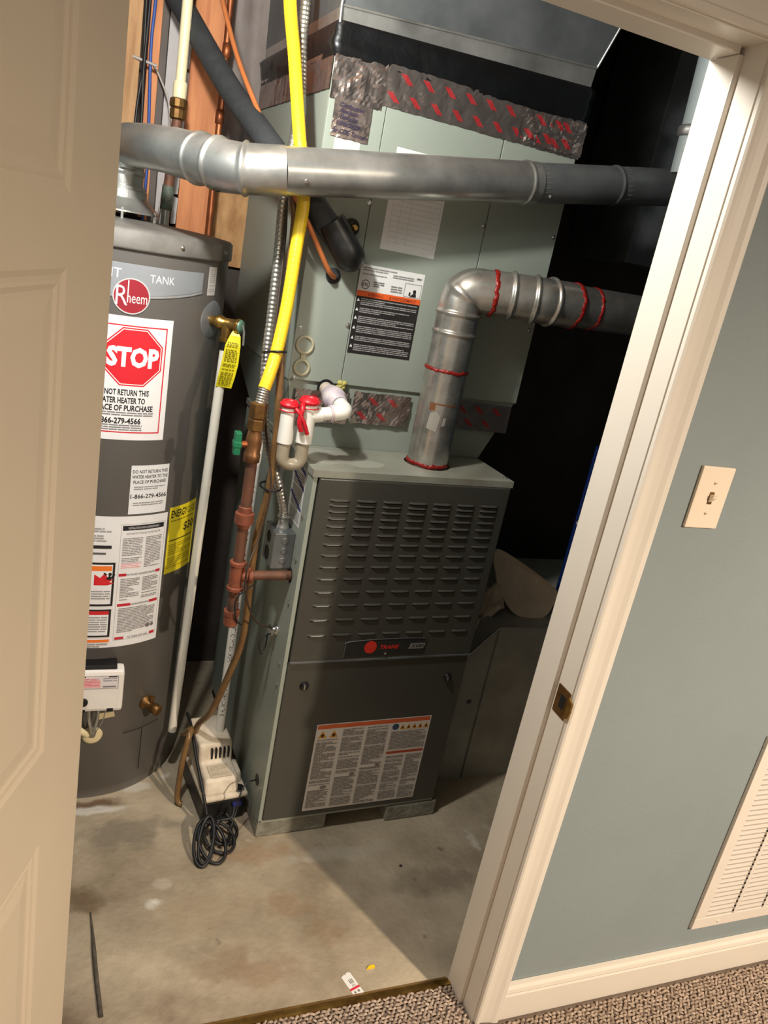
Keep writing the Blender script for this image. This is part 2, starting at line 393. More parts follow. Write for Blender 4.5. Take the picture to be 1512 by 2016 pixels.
# jamb and stop
jb = MB()
jb.box((.011, 0, -.006), (.031, JT, 2.066), M['trim']); jb.box((0, .050, -.006), (.011, JT, 2.035), M['trim'], bev=.002)
tag(jb.build('trim_1'), kind='structure')
jh = MB(); jh.box((HL-.031, 0, 2.046), (.011, JT, 2.066), M['trim']); jh.box((HL, .050, 2.035), (0, JT, 2.046), M['trim']); tag(jh.build('trim_2'), kind='structure')
jl = MB(); jl.box((HL-.031, 0, -.006), (HL-.011, JT, 2.046), M['trim']); jl.box((HL-.011, .050, -.006), (HL, JT, 2.035), M['trim']); tag(jl.build('trim_3'), kind='structure')
CAS = [(0, 0), (0, .009), (.004, .0115), (.010, .0115), (.013, .009), (.022, .0095), (.036, .0125), (.046, .0165), (.055, .0175), (.058, .016), (.058, 0)]
x0 = .014
c = MB()
n = len(CAS)
vs = [Vector((x0+a, -b, 0)) for a, b in CAS]+[Vector((x0+a, -b, 2.049+a)) for a, b in CAS]
c.add(vs, [tuple(range(n)), tuple(range(n, 2*n))[::-1]]+[(i, (i+1) % n, n+(i+1) % n, n+i) for i in range(n)], M['trim'])
tag(c.build('trim_4'), kind='structure')
c = MB(); xl = HL-.014
vs = [Vector((x0+a, -b, 2.049+a)) for a, b in CAS]+[Vector((xl-a, -b, 2.049+a)) for a, b in CAS]
c.add(vs, [tuple(range(n)), tuple(range(n, 2*n))[::-1]]+[(i, (i+1) % n, n+(i+1) % n, n+i) for i in range(n)], M['trim'])
tag(c.build('trim_5'), kind='structure')
c = MB()
vs = [Vector((xl-a, -b, 0)) for a, b in CAS]+[Vector((xl-a, -b, 2.049+a)) for a, b in CAS]
c.add(vs, [tuple(range(n)), tuple(range(n, 2*n))[::-1]]+[(i, (i+1) % n, n+(i+1) % n, n+i) for i in range(n)], M['trim'])
tag(c.build('trim_6'), kind='structure')
BAS = [(0, 0), (.0125, 0), (.0125, .074), (.0105, .079), (.0125, .084), (.011, .094), (.007, .102), (.006, .109), (0, .109)]
b = MB(); b.prism(BAS, .0725, 2.6, M['trim'], lambda t, z, x: Vector((x, -t, z))); tag(b.build('baseboard_front'), kind='structure')
th_ = MB(); th_.prism([(0.098, -.012), (.128, -.012), (.128, -.0105), (.118, -.004), (.104, .001), (.098, .001)], HL, .0, M['brass'], lambda y, z, x: Vector((x, y, z)))
tag(th_.build('threshold_strip'), 'thin brass carpet edging strip across the doorway floor', 'threshold strip')
# strike plate
sp = empty('strike_plate', (.0095, .02, .83), 'small brass strike plate set into the white door jamb', 'strike plate')
b = MB(); b.box((.0085, .001, .838), (.0108, .043, .900), M['brassd'], bev=.0008); b.build('plate', sp)
b = MB(); b.lathe([(.004, 0), (.012, 0)], M['brass'], (.009, -.001, .869), (0, 0, 1), 8)
b = MB(); b.prism([(.0, .845), (-.012, .851), (-.016, .869), (-.012, .887), (0, .893)], .0065, .0095, M['brass'], lambda y, z, x: Vector((x, y+.001, z))); b.build('curved_lip', sp)
b = MB(); b.box((.0078, .012, .856), (.0086, .027, .884), M['dark']); b.build('latch_hole', sp)

# open door (hinged on the left jamb, swung out into the carpeted room)
def door():
    a = R(68); ex = Vector((-math.cos(a), -math.sin(a), 0)); nr = Vector((-ex.y, ex.x, 0))
    if nr.x < 0: nr = -nr
    o = Vector((HL, -.001, 0)); T = lambda s, h, z: o+ex*s+nr*h+Vector((0, 0, z))
    DW, TH, Z0, Z1 = .79, .035, .012, 2.03
    xs = [(0.112+.02, .345), (.455, .67)]; zs = [(.24, .775), (.935, 1.572), (1.648, 1.91)]
    mb = MB()
    gx = sorted({0, DW, *[v for p in xs for v in p]}); gz = sorted({Z0, Z1, *[v for p in zs for v in p]})
    def ispan(i, j): return any(abs(gx[i]-p[0]) < 1e-6 for p in xs) and any(abs(gz[j]-q[0]) < 1e-6 for q in zs)
    for side in (0, 1):
        h0 = 0 if side == 0 else -TH; sg = 1 if side == 0 else -1
        for i in range(len(gx)-1):
            for j in range(len(gz)-1):
                if ispan(i, j):
                    prof = [(0, 0), (.007, -.003), (.012, -.0034), (.016, -.0022), (.022, -.0046), (.027, -.0046), (.050, -.0012)]
                    for k in range(len(prof)-1):
                        (d0, e0), (d1, e1) = prof[k], prof[k+1]
                        A = [(gx[i]+d0, gz[j]+d0), (gx[i+1]-d0, gz[j]+d0), (gx[i+1]-d0, gz[j+1]-d0), (gx[i]+d0, gz[j+1]-d0)]
                        B = [(gx[i]+d1, gz[j]+d1), (gx[i+1]-d1, gz[j]+d1), (gx[i+1]-d1, gz[j+1]-d1), (gx[i]+d1, gz[j+1]-d1)]
                        vs = [T(x, h0+sg*e0, z) for x, z in A]+[T(x, h0+sg*e1, z) for x, z in B]
                        mb.add(vs, [(q, (q+1) % 4, 4+(q+1) % 4, 4+q) for q in range(4)], M['door'])
                    mb.add([T(x, h0+sg*prof[-1][1], z) for x, z in B], [(0, 1, 2, 3)], M['door'])
                else:
                    mb.add([T(gx[i], h0, gz[j]), T(gx[i+1], h0, gz[j]), T(gx[i+1], h0, gz[j+1]), T(gx[i], h0, gz[j+1])], [(0, 1, 2, 3)], M['door'])
    for (p, q) in (((0, Z0), (DW, Z0)), ((DW, Z0), (DW, Z1)), ((DW, Z1), (0, Z1)), ((0, Z1), (0, Z0))):
        mb.add([T(p[0], 0, p[1]), T(q[0], 0, q[1]), T(q[0], -TH, q[1]), T(p[0], -TH, p[1])], [(0, 1, 2, 3)], M['door'])
    d = tag(mb.build('door_1', origin=o), kind='structure')
    k = MB()
    for sg, h in ((1, 0), (-1, -TH)):
        k.lathe([(.032, 0), (.032, .006), (.011, .010), (.011, .035), (.022, .042), (.027, .055), (.022, .068), (.0, .072)], M['brass'], T(.725, h, .93), nr*sg, 24)
    k.build('door_knob', d)
    for z in (.25, 1.05, 1.80):
        k = MB(); k.lathe([(.006, 0), (.006, .09)], M['brass'], T(-.001, -TH-.004, z), (0, 0, 1), 12); k.build('hinge', d)
door()

# light switch
s = empty('light_switch', (.184, -.003, 1.268), 'cream toggle light switch plate on the blue wall', 'light switch')
b = MB(); b.box((.1451, -.006, 1.268), (.2226, .001, 1.390), M['pump'] if False else mat('switch_plastic', (232, 214, 192), .4, var=.02), bev=.0025); b.build('cover_plate', s)
b = MB(); b.box((.1785, -.0066, 1.317), (.1895, -.0055, 1.341), M['brassd']); b.build('toggle_slot', s)
b = MB(); b.prism([(-.005, 1.320), (-.016, 1.331), (-.017, 1.337), (-.005, 1.336)], .1797, .1883, mat('switch_plastic'), lambda y, z, x: Vector((x, y, z))); b.build('toggle', s)
for z in (1.299, 1.359):
    b = MB(); b.lathe([(.0034, 0), (.0034, .001), (.0, .0016)], mat('switch_plastic'), (.184, -.006, z), (0, -1, 0), 12)
    b.box((.1812, -.0079, z-.0004), (.1868, -.0068, z+.0004), M['brassd']); b.build('screw', s)

# return-air grille
g = empty('return_air_grille', (.9, -.003, .175), 'white slatted return air grille low on the blue wall', 'vent grille')
GW = mat('grille_white', (220, 210, 198), .42, var=.02)
gx0, gx1, gz0, gz1 = .597, 1.21, .175, .764
for nm, lo, hi in (('frame_rail', (gx0, -.009, gz0), (gx1, .001, gz0+.034)), ('frame_rail', (gx0, -.009, gz1-.034), (gx1, .001, gz1)), ('frame_stile', (gx0, -.009, gz0+.034), (gx0+.034, .001, gz1-.034)), ('frame_stile', (gx1-.034, -.009, gz0+.034), (gx1, .001, gz1-.034))):
    b = MB(); b.box(lo, hi, GW, bev=.002); b.build(nm, g)
b = MB(); b.box((gx0+.03, -.0005, gz0+.03), (gx1-.03, .0008, gz1-.03), M['dark']); b.build('backing', g)
ns = 34; sl0 = None
for i in range(ns):
    z = gz0+.036+i*(gz1-gz0-.072)/ns
    if sl0 is None:
        b = MB(); b.prism([(-.0070, z), (-.0090, z+.0062), (-.0025, z+.0140), (-.0015, z+.0130), (-.0060, z+.0015)], gx0+.034, gx1-.034, mat('slat_white', (196, 187, 176), .5, var=.02), lambda y, zz, x: Vector((x, y, zz))); sl0 = b.build('slat', g); zf = z
    else:
        o = sl0.copy(); COL.objects.link(o); o.location = (0, 0, z-zf); o.parent = g
for xx in (.722, .826, .930, 1.034, 1.138):
    b = MB(); b.box((xx, -.0102, gz0+.034), (xx+.012, -.001, gz1-.034), GW, bev=.001); bar = b.build('mullion', g)
    d = MB()
    for i in range(ns):
        z = gz0+.044+i*(gz1-gz0-.072)/ns; d.box((xx-.004, -.0105, z-.0022), (xx+.0002, -.0085, z+.0022), M['dark'])
    d.build('punched_hole_row', bar)
b = MB(); b.lathe([(.004, 0), (.004, .0008), (0, .002)], M['trim'], (.68, -.009, .190), (0, -1, 0), 12); b.build('screw', g)

# ------------------------------------------------------------------ framing on the back wall (left part)
def stud(x0, x1, z0, z1, y0, y1, m, name='stud'):
    b = MB(); b.box((x0, y0, z0), (x1, y1, z1), M[m], bev=.002); return b.build(name, WB)
stud(-.672, -.583, SL, 2.46, 1.532, 1.62, 'wood')
stud(-.852, -.812, SL, 2.46, 1.50, 1.62, 'wood2')
stud(-.790, -.758, SL, 2.46, 1.54, 1.62, 'wood')
stud(-1.25, -1.16, SL, 2.46, 1.532, 1.62, 'wood2')
stud(-.758, -.738, 1.2, 2.46, 1.55, 1.62, 'lath', 'dark_lath')
stud(-.735, -.690, 1.2, 2.46, 1.565, 1.62, 'drywallp', 'drywall_strip')
b = MB(); b.prism([(-.583, 1.50), (-.40, 1.50), (-.40, 1.73), (-.583, 1.715)], 1.60, 1.62, M['osb'], lambda x, z, y: Vector((x, y, z))); b.build('plywood_panel', WB)
for i in range(6):
    z = 1.60+i*.085
    b = MB(); b.prism([(-.690, z), (-.676, z+.002), (-.674, z+.076), (-.690, z+.08)], 1.515, 1.531, M['drywallp'], lambda x, zz, y: Vector((x, y, zz))); b.build('drywall_scrap', WB)
b = MB()
vs = []; fs = []
for i in range(13):
    for j in range(9):
        x = -.575+i*.0165; z = 1.74+j*.09; vs.append((x, 1.595+.018*math.sin(i*1.1+.4*j)+.008*math.sin(i*2.7), z))
for i in range(12):
    for j in range(8): k = i*9+j; fs.append((k, k+9, k+10, k+1))
b.add(vs, fs, M['drywall'], True); pl = b.build('plastic_sheeting', WB)
md = pl.modifiers.new('thick', 'SOLIDIFY'); md.thickness = .002
b = MB(); b.lathe([(.004, 0), (.004, .07), (.002, .075)], M['wirew'], (-.83, 1.50, 2.02), (.9, -.5, -.2), 8); b.build('peg', WB)
# ------------------------------------------------------------------ furnace
FX, FY, FT = -0.381806, 0.652342, 0.0476
FW, FZ0, FZ1, FD = .570, .0436, 1.1214, .72
fc, fs_ = math.cos(FT), math.sin(FT)
def F(u, d, z): return Vector((FX+u*fc-d*fs_, FY+u*fs_+d*fc, z))
EU = Vector((fc, fs_, 0)); ED = Vector((-fs_, fc, 0)); EZ = Vector((0, 0, 1))
def screw(parent, P, nrm, r=.0045, m='chrome'):
    b = MB(); b.lathe([(r*1.5, 0), (r*1.5, .0012), (r, .0014), (r, .005), (r*.6, .006)], M[m], P, nrm, 8, smooth=False); return b.build('screw', parent)
FUR = empty('furnace', F(FW/2, FD/2, FZ0), 'tall dark gray gas furnace with louvered door standing on concrete pavers', 'furnace')
b = MB(); T = F
t = .0025
b.box((0, .012, FZ0), (t, FD, FZ1-.004), M['green'], T); b.box((FW-t, .012, FZ0), (FW, FD, FZ1-.004), M['green'], T)
b.box((t, FD-t, FZ0), (FW-t, FD, FZ1-.004), M['green'], T); b.box((t, .012, FZ0), (FW-t, FD-t, FZ0+t), M['green'], T)
b.box((0, 0, FZ0), (.012, .014, FZ1-.004), M['green'], T, bev=.002); b.box((FW-.006, .006, FZ0), (FW, .014, FZ1-.004), M['green'], T)
b.box((0, 0, FZ0), (FW, .014, FZ0+.010), M['green'], T, bev=.002)
b.build('cabinet', FUR)
b = MB()   # top cover with flue hole
hc = (.362, .116); hr = .064; N = 40
outer = [(-.004, -.006), (FW+.004, -.006), (FW+.004, FD), (-.004, FD)]
ring = [(hc[0]+hr*math.cos(2*math.pi*k/N), hc[1]+hr*math.sin(2*math.pi*k/N)) for k in range(N)]
sq = []
for k in range(N):
    a = 2*math.pi*k/N; cx, cy = math.cos(a), math.sin(a); s1 = 1/max(abs(cx), abs(cy)); sq.append((hc[0]+.09*cx*s1, hc[1]+.09*cy*s1))
vs = [T(u, d, FZ1) for u, d in ring]+[T(u, d, FZ1) for u, d in sq]+[T(u, d, FZ1-.02) for u, d in ring]
b.add(vs, [(k, (k+1) % N, N+(k+1) % N, N+k) for k in range(N)]+[(k, 2*N+k, 2*N+(k+1) % N, (k+1) % N) for k in range(N)], M['green2'])
xs = [-.004, hc[0]-.09, hc[0]+.09, FW+.004]; ys = [-.006, hc[1]-.09, hc[1]+.09, FD]
for i in range(3):
    for j in range(3):
        if (i, j) != (1, 1): b.add([T(xs[i], ys[j], FZ1), T(xs[i+1], ys[j], FZ1), T(xs[i+1], ys[j+1], FZ1), T(xs[i], ys[j+1], FZ1)], [(0, 1, 2, 3)], M['green2'])
o4 = [T(u, d, FZ1) for u, d in outer]+[T(u, d, FZ1-.018) for u, d in outer]
b.add(o4, [(k, (k+1) % 4, 4+(k+1) % 4, 4+k) for k in range(4)], M['green2'])
b.build('top_cover', FUR)
b = MB(); b.box((hc[0]-.09, hc[1]-.09, FZ1-.06), (hc[0]+.09, hc[1]+.09, FZ1-.05), M['dark'], T); b.build('flue_well', FUR)
screw(FUR, T(.56, .02, FZ1), EZ)
b = MB(); pud = [(.012, .075), (.05, .045), (.10, .058), (.14, .035), (.20, .050), (.215, .085), (.16, .110), (.13, .150), (.06, .185), (.015, .165)]
pp = [(q.x, q.y) for q in spline([(x, y, 0) for x, y in pud+pud[:1]], .01)[:-1]]
b.prism(pp, FZ1+.0002, FZ1+.0007, mat('water_film', (158, 156, 144), .12, var=.06), lambda u, d, z: F(u, d, z)); b.build('water_stain', FUR)
ud = MB(); ud.box((.014, -.010, .584), (FW-.003, .010, 1.102), M['dgray'], T, bev=.003); UD = ud.build('upper_door', FUR)
ld = MB(); ld.box((.012, -.006, .055), (FW-.004, .010, .580), M['dgray'], T, bev=.003); LD = ld.build('lower_door', FUR)
b = MB(); b.box((.014, -.0125, .580), (FW-.003, -.006, .586), M['galvd'], T, bev=.001); b.build('door_lip', UD)
rows = [1.047, 1.033, 1.017, .998, .977, .954, .927, .897, .864, .830, .792, .753, .710, .664]; colsu = [.049, .121, .194, .267, .339, .411, .484]
lv0 = None
def louver():
    mb = MB(); n = 10; L, H, D = .055, .0040, .0052
    vs = []; fs = []
    for i in range(n+1):
        x = L*i/n; e = min(1, min(i, n-i)/1.6); e = math.sqrt(e)
        vs += [F(x, -.0098, .5+H), F(x, -.0098-D*.75*e, .5+H*.55), F(x, -.0098-D*e, .5-H*.1), F(x, -.0098, .5-H*.5)]
    for i in range(n):
        a = 4*i; c2 = a+4
        fs += [(a, c2, c2+1, a+1), (a+1, c2+1, c2+2, a+2)]
    mb.add(vs, fs, M['dgray'], True)
    mb.add([F(.002, -.0106, .5+H*.3), F(L-.002, -.0106, .5+H*.3), F(L-.002, -.0106, .5-H*1.2), F(.002, -.0106, .5-H*1.2)], [(0, 1, 2, 3)], M['dark'])
    return mb
for zr in rows:
    for cu in colsu:
        if lv0 is None:
            lv0 = louver().build('louver', UD); lv0.location = EU*cu+EZ*(zr-.5)
        else:
            o = lv0.copy(); COL.objects.link(o); o.parent = UD; o.location = EU*cu+EZ*(zr-.5)
# badge
b = MB(); prof = [(.164, .596), (.164, .630), (.172, .641), (.28, .647), (.40, .645), (.411, .637), (.411, .596)]
b.prism(prof, -.0115, -.009, mat('badge_black', (40, 40, 38), .4, var=.1), lambda u, z, d: F(u, d, z))
edge = [F(u, -.0118, z) for u, z in prof[:6]]
b.tube(spline(edge, .006), .0014, M['galvd'], 8)
mp = planemap(F(0, -.0116, 0), EU, EZ, -ED)
printed(b, mp, [('disc', .239, .6225, .0185, .0195, (206, 44, 28)), ('text', .266, .6155, .0165, 'TRANE', (196, 40, 30), {'bold': .04, 'shear': .25, 'fit': .058}),
    ('poly', [(.357, .612), (.404, .612), (.409, .630), (.362, .630)], (120, 120, 116)), ('text', .3635, .6155, .0155, 'XV80', (34, 34, 32), {'bold': .03, 'shear': .25, 'fit': .039})])
b.build('badge', UD)
screw(UD, F(.288, -.010, .601), -ED, .0032)
for u in (.067, .510):
    b = MB(); b.lathe([(.0125, 0), (.0125, .004), (.0105, .009)], M['black'], F(u, -.006, .508), -ED, 20); b.box((u-.0055, -.020, .502), (u-.0005, -.013, .516), M['chrome'], F, bev=.002); b.build('latch', LD)
mp = planemap(F(.127, -.0062, .073), EU, EZ, -ED); W_, H_ = .363, .301
G = (128, 122, 116); it = [('rect', .003, H_-.016, W_-.003, H_-.002, (196, 92, 48)), ('rect', .236, H_*.58, W_-.004, H_*.58+.009, (168, 68, 44))]
for k in range(2): it += [('poly', [(.008+k*.034, H_-.046), (.034+k*.034, H_-.046), (.021+k*.034, H_-.022)], (206, 140, 30)), ('disc', .021+k*.034, H_-.038, .005, .006, (60, 40, 20))]
it += [('disc', .249, H_-.030, .011, .011, (50, 66, 96))]
for k in range(5): it += [('poly', [(.264+k*.0195, H_-.040), (.281+k*.0195, H_-.040), (.2725+k*.0195, H_-.021)], (206, 140, 30)), ('disc', .2725+k*.0195, H_-.034, .0035, .004, (60, 40, 20))]
it += [('lines', .006, .004, .070, H_-.05, .0050, G), ('lines', .082, .004, .148, H_-.02, .0050, G), ('lines', .158, .004, .226, H_-.02, .0050, G), ('lines', .238, H_*.58+.012, W_-.006, H_-.045, .0050, G), ('lines', .238, .004, .296, H_*.58-.006, .0050, G), ('lines', .304, .004, W_-.006, H_*.58-.006, .0050, G),
       ('rect', .080, .112, .150, .122, (206, 200, 192)), ('disc', .136, .117, .009, .006, (120, 112, 106)), ('rect', .156, .136, .228, .146, (206, 200, 192)), ('disc', .214, .141, .009, .005, (120, 112, 106)), ('rect', .004, .073, .072, .090, (206, 200, 192)), ('disc', .052, .081, .011, .007, (130, 122, 116))]
label('warning_label', mp, W_, H_, it, LD, (206, 200, 192), seed=4)
# side label (blue striped)
mp = planemap(F(-.0005, .155, .945), -ED, EZ, -EU)
it = [('lines', .012, .006, .098, .165, .006, (120, 116, 112))]
for k, z in enumerate((.158, .118, .062)): it += [('poly', [(.004, z+.004), (.104, z-.022), (.104, z-.013), (.004, z+.013)], (44, 52, 128))]
label('installation_label', mp, .108, .172, it, FUR, (214, 214, 210), seed=8)
for d, z in ((.030, .985), (.028, .868), (.055, .795), (.030, .742), (.030, .560), (.022, .500), (.022, .150)): screw(FUR, F(0, d, z), -EU, .004)
b = MB(); b.lathe([(.022, 0), (.022, .0015), (.016, .0015)], M['dark'], F(0, .060, .809), -EU, 24); b.build('gas_inlet_hole', FUR)
b = MB(); b.lathe([(.016, 0), (.016, .002)], M['black'], F(0, .060, .150), -EU, 20); b.build('grommet', FUR)
# cable connector on the side
b = MB(); b.lathe([(.014, 0), (.014, .004), (.010, .006), (.010, .018)], M['chrome'], F(0, .094, .625), -EU, 20); b.box((-.020, .076, .617), (-.012, .112, .633), M['chrome'], F, bev=.002); b.build('cable_clamp', FUR)
# pavers under the furnace
for i, (u0, u1, d0, d1) in enumerate(((0, .215, .004, .30), (.410, .585, -.006, .29), (.02, .20, .46, .70), (.40, .58, .46, .70))):
    b = MB(); b.box((u0, d0, SL), (u1, d1, FZ0-.0002), M['paver'], F, bev=.006)
    tag(b.build('paver'), ('gray concrete paver under the front left corner of the furnace', 'gray concrete paver under the front right corner of the furnace', 'gray concrete paver under the rear left corner of the furnace', 'gray concrete paver under the rear right corner of the furnace')[i], 'paver', 'pavers under the furnace')
# junction box on the furnace side
JB = empty('junction_box', F(-.03, .10, .825), 'gray metal electrical junction box on the left side of the furnace', 'junction box')
b = MB(); b.box((-.056, .060, .825), (-.0002, .150, .925), M['galvd'], F, bev=.003); b.build('box_body', JB)
for z in (.848, .876, .903):
    b = MB(); b.lathe([(.0095, 0), (.0095, .0006), (.008, .001)], M['galvd'], F(-.026, .060, z), -ED, 20); b.build('knockout', JB)
for z, r_ in ((.852, .019), (.898, .016)):
    b = MB(); b.lathe([(r_, 0), (r_, .0008)], M['dark'], F(-.0562, .108, z), -EU, 24); b.build('outlet_opening', JB)
b = MB(); b.lathe([(.017, 0), (.017, .006), (.0145, .008), (.0145, .030), (.017, .031), (.017, .036)], M['galv'], F(-.026, .10, .925), EZ, 20); b.build('conduit_connector', JB)

# ------------------------------------------------------------------ evaporator coil case above the furnace
CU0, CU1, CD0, CD1, CZ0, CZ1 = -.035, .660, .205, .895, 1.292, 2.052
COIL = empty('evaporator_coil_case', F((CU0+CU1)/2, (CD0+CD1)/2, FZ1), 'gray green sheet metal coil case with stickers on top of the furnace', 'coil cabinet')
b = MB(); b.box((CU0, CD0+.004, CZ0), (CU1, CD1, CZ1), M['green'], F, bev=.002); b.build('case_body', COIL)
lo = [(0.0, CD0+.006), (FW+.010, CD0+.006), (FW+.010, FD-.02), (0.0, FD-.02)]; hi = [(CU0+.002, CD0+.006), (CU1-.002, CD0+.006), (CU1-.002, CD1), (CU0+.002, CD1)]
vs = [F(u, d, FZ1+.0005) for u, d in lo]+[F(u, d, CZ0+.002) for u, d in hi]
b = MB(); b.add(vs, [(k, (k+1) % 4, 4+(k+1) % 4, 4+k) for k in range(4)]+[(0, 3, 2, 1), (4, 5, 6, 7)], M['green']); b.build('transition_skirt', COIL)
for u0, u1 in ((CU0, .1065), (.1085, .4345), (.4375, CU1)):
    b = MB(); b.box((u0, CD0-.002, CZ0+.004), (u1, CD0+.004, 2.0), M['green'], F, bev=.0012); b.build('front_panel', COIL)
NF = -ED
for u, z in ((.104, 1.749), (.428, 1.752), (.649, 1.762), (.643, 1.509), (-.024, 1.426), (-.022, 1.300), (.099, 1.45)): screw(COIL, F(u, CD0-.002, z), NF, .0042)
# capped service stub and line-set grommets
b = MB(); b.lathe([(.021, 0), (.021, .003), (.014, .006), (.011, .020)], M['rubber'], F(.067, CD0-.002, 1.684), NF, 24); b.lathe([(.008, .018), (.008, .030), (.005, .034)], M['brass'], F(.067, CD0-.002, 1.684), NF, 16); b.build('capped_stub', COIL)
b = MB(); b.lathe([(.019, 0), (.019, .003), (.010, .006)], M['rubber'], F(.040, CD0-.002, 1.564), NF, 24); b.build('grommet', COIL)
b = MB()   # figure-eight knockout cover
for z, rr in ((1.386, .021), (1.328, .019)):
    ring = [F(-.006+(rr)*math.cos(2*math.pi*k/28), CD0-.004, z+rr*math.sin(2*math.pi*k/28)) for k in range(29)]
    b.tube(ring, .0042, mat('olive_plastic', (170, 164, 138), .5, var=.05), 8, caps=False)
b.box((-.013, CD0-.0065, 1.343), (.001, CD0-.002, 1.370), mat('olive_plastic'), F, bev=.002); b.build('knockout_plug', COIL)
b = MB(); b.lathe([(.024, 0), (.024, .001)], M['dark'], F(.068, CD0-.002, 1.281), NF, 24); b.build('drain_hole', COIL)
b = MB()
for k in range(9): b.lathe([(.0, -.006), (.007, -.003), (.008, .002), (.004, .006), (0, .008)], M['fiber'], F(.098+.006*(k % 3)+.003*(k // 3), CD0-.006, 1.284+.008*(k // 3)-.004*(k % 2)), NF, 8)
b.build('insulation_tuft', COIL)
# rating plate with warnings
mp = planemap(F(.110, CD0-.0022, 1.381), EU, EZ, NF); W_, H_ = .180, .224; K = (30, 27, 27); G = (150, 146, 144)
it = [('rect', 0, 0, W_, .146, K), ('rect', 0, .146, W_, .160, (226, 92, 34)), ('text', .030, .1485, .0105, 'WARNING', (110, 40, 16), {'fit': .044}), ('text', .090, .1485, .0105, 'AVERTISSEMENT', (110, 40, 16), {'fit': .078})]
tops = [.143, .119, .098, .073, .047, .026]; bots = [.123, .102, .077, .051, .030, .004]
for a, z in zip(tops, bots): it += [('lines', .014, z, W_-.006, a, .0046, G), ('poly', [(.003, a-.010), (.011, a-.010), (.007, a-.002)], (225, 222, 220))]
it += [('disc', .019, .176, .0115, .0115, (40, 36, 36)), ('disc', .019, .176, .0098, .0098, (225, 222, 218)), ('text', .019, .172, .0105, 'ETL', (40, 36, 36), {'al': 'c', 'bold': .03}),
       ('lines', .006, .194, .10, .220, .0055, (150, 148, 146)), ('lines', .040, .164, .070, .188, .005, (110, 108, 106)), ('lines', .090, .164, .122, .185, .006, (130, 128, 126)), ('lines', .090, .200, .150, .212, .005, (140, 138, 136)), ('text', .158, .208, .007, '1MZ1', (60, 58, 58)),
       ('frame', .128, .162, .176, .196, .0007, (40, 38, 38)), ('disc', .158, .177, .0045, .0055, (30, 28, 28)), ('poly', [(.146, .164), (.164, .164), (.163, .172), (.156, .173)], (30, 28, 28)), ('poly', [(.142, .166), (.147, .166), (.147, .174), (.143, .176)], (30, 28, 28))]
label('warning_plate', mp, W_, H_, it, COIL, (226, 224, 221), seed=5)
mp = planemap(F(.151, CD0-.0022, 1.648), EU*.9998-EZ*.004, EZ, NF); W_, H_ = .153, .237
it = [('text', .078, .215, .008, 'MAINTENANCE RECORD', (90, 90, 92), {'al': 'c', 'fit': .05, 'bold': 0}), ('text', .118, .222, .006, '17860', (90, 90, 92), {'bold': 0})]
for k in range(14): it.append(('rect', .014, .020+k*.0125, .146, .0208+k*.0125, (190, 190, 190)))
for x in (.014, .038, .064, .146): it.append(('rect', x, .020, x+.0006, .200, (180, 180, 180)))
it += [('text', .018, .196, .007, 'DATE', (120, 120, 124), {'bold': 0}), ('text', .018, .186, .009, '10/6/20', (110, 112, 122), {'bold': 0, 'shear': .2}), ('text', .042, .188, .009, 'Tune', (110, 112, 122), {'bold': 0, 'shear': .3}), ('text', .070, .186, .009, 'Cleaned & checked', (110, 112, 122), {'bold': 0, 'shear': .3, 'fit': .06}), ('text', .042, .176, .009, 'Filter', (120, 122, 130), {'bold': 0, 'shear': .3}), ('text', .070, .166, .009, 'Combustion', (120, 122, 130), {'bold': 0, 'shear': .3, 'fit': .05}), ('text', .018, .158, .009, 'Analysis', (120, 122, 130), {'bold': 0, 'shear': .3})]
label('service_record_sheet', mp, W_, H_, it, COIL, (226, 225, 223), seed=6)
label('paper_tag', planemap(F(-.008, CD0-.0022, 1.815), EU, EZ, NF), .064, .065, [('lines', .006, .02, .058, .060, .008, (200, 196, 186))], COIL, (222, 216, 202), seed=7)

def foil(name, A, ea, eb, nn, wa, wb, amp, parent, marks=True, seed=1, m='foil', rowz=2, skip=()):
    """crinkled strip of foil tape with slanted red print"""
    rnd = random.Random(seed); mb = MB(); na = max(4, int(wa/.006)); nb = max(3, int(wb/.006)); vs = []; fs = []
    def hgt(a, b):
        q = Vector((a*34+seed*7, b*34, seed)); e = noise.noise(q)*amp+abs(noise.noise(q*2.6))*amp*.7
        return .0018+max(-.001, e)
    for i in range(na+1):
        for j in range(nb+1):
            a = wa*i/na; bb = wb*j/nb
            if j in (0, nb): bb += rnd.uniform(-.0012, .0012)
            vs.append(A+ea*a+eb*bb+nn*hgt(a, bb))
    for i in range(na):
        for j in range(nb): k = i*(nb+1)+j; fs.append((k, k+nb+1, k+nb+2, k+1))
    mb.add(vs, fs, M[m]); ob = mb.build(name, parent)
    if marks:
        st = .058
        for r_ in range(rowz):
            y0 = wb*(.10+.48*r_) if rowz == 2 else wb*.25
            x = .012+(.028 if r_ else 0)
            while x < wa-.05:
                pm = MB()
                for k in range(4):
                    P = [(x+k*.0042, y0+.024), (x+.0026+k*.0042, y0+.024), (x+.0296+k*.0042-.006, y0+.004), (x+.027+k*.0042-.006, y0+.004)]
                    n2 = 5; vv = []; ff = []
                    for q in range(n2+1):
                        t = q/n2
                        for (p0, p1) in ((P[0], P[3]), (P[1], P[2])):
                            xx = p0[0]*(1-t)+p1[0]*t; yy = p0[1]*(1-t)+p1[1]*t; vv.append(A+ea*xx+eb*yy+nn*(hgt(xx, yy)+.0012))
                    for q in range(n2): ff.append((2*q, 2*q+2, 2*q+3, 2*q+1))
                    pm.add(vv, ff, M['red'])
                pm.build('red_mark', ob); x += st
    return ob
PF = CD0-.0025
foil('foil_tape', F(.088, PF, 1.962), EU, EZ, NF, .578, .090, .0016, COIL, seed=2)
foil('foil_tape', F(-.036, PF-.0006, 1.950), EU, EZ, NF, .130, .100, .0042, COIL, marks=False, seed=3)
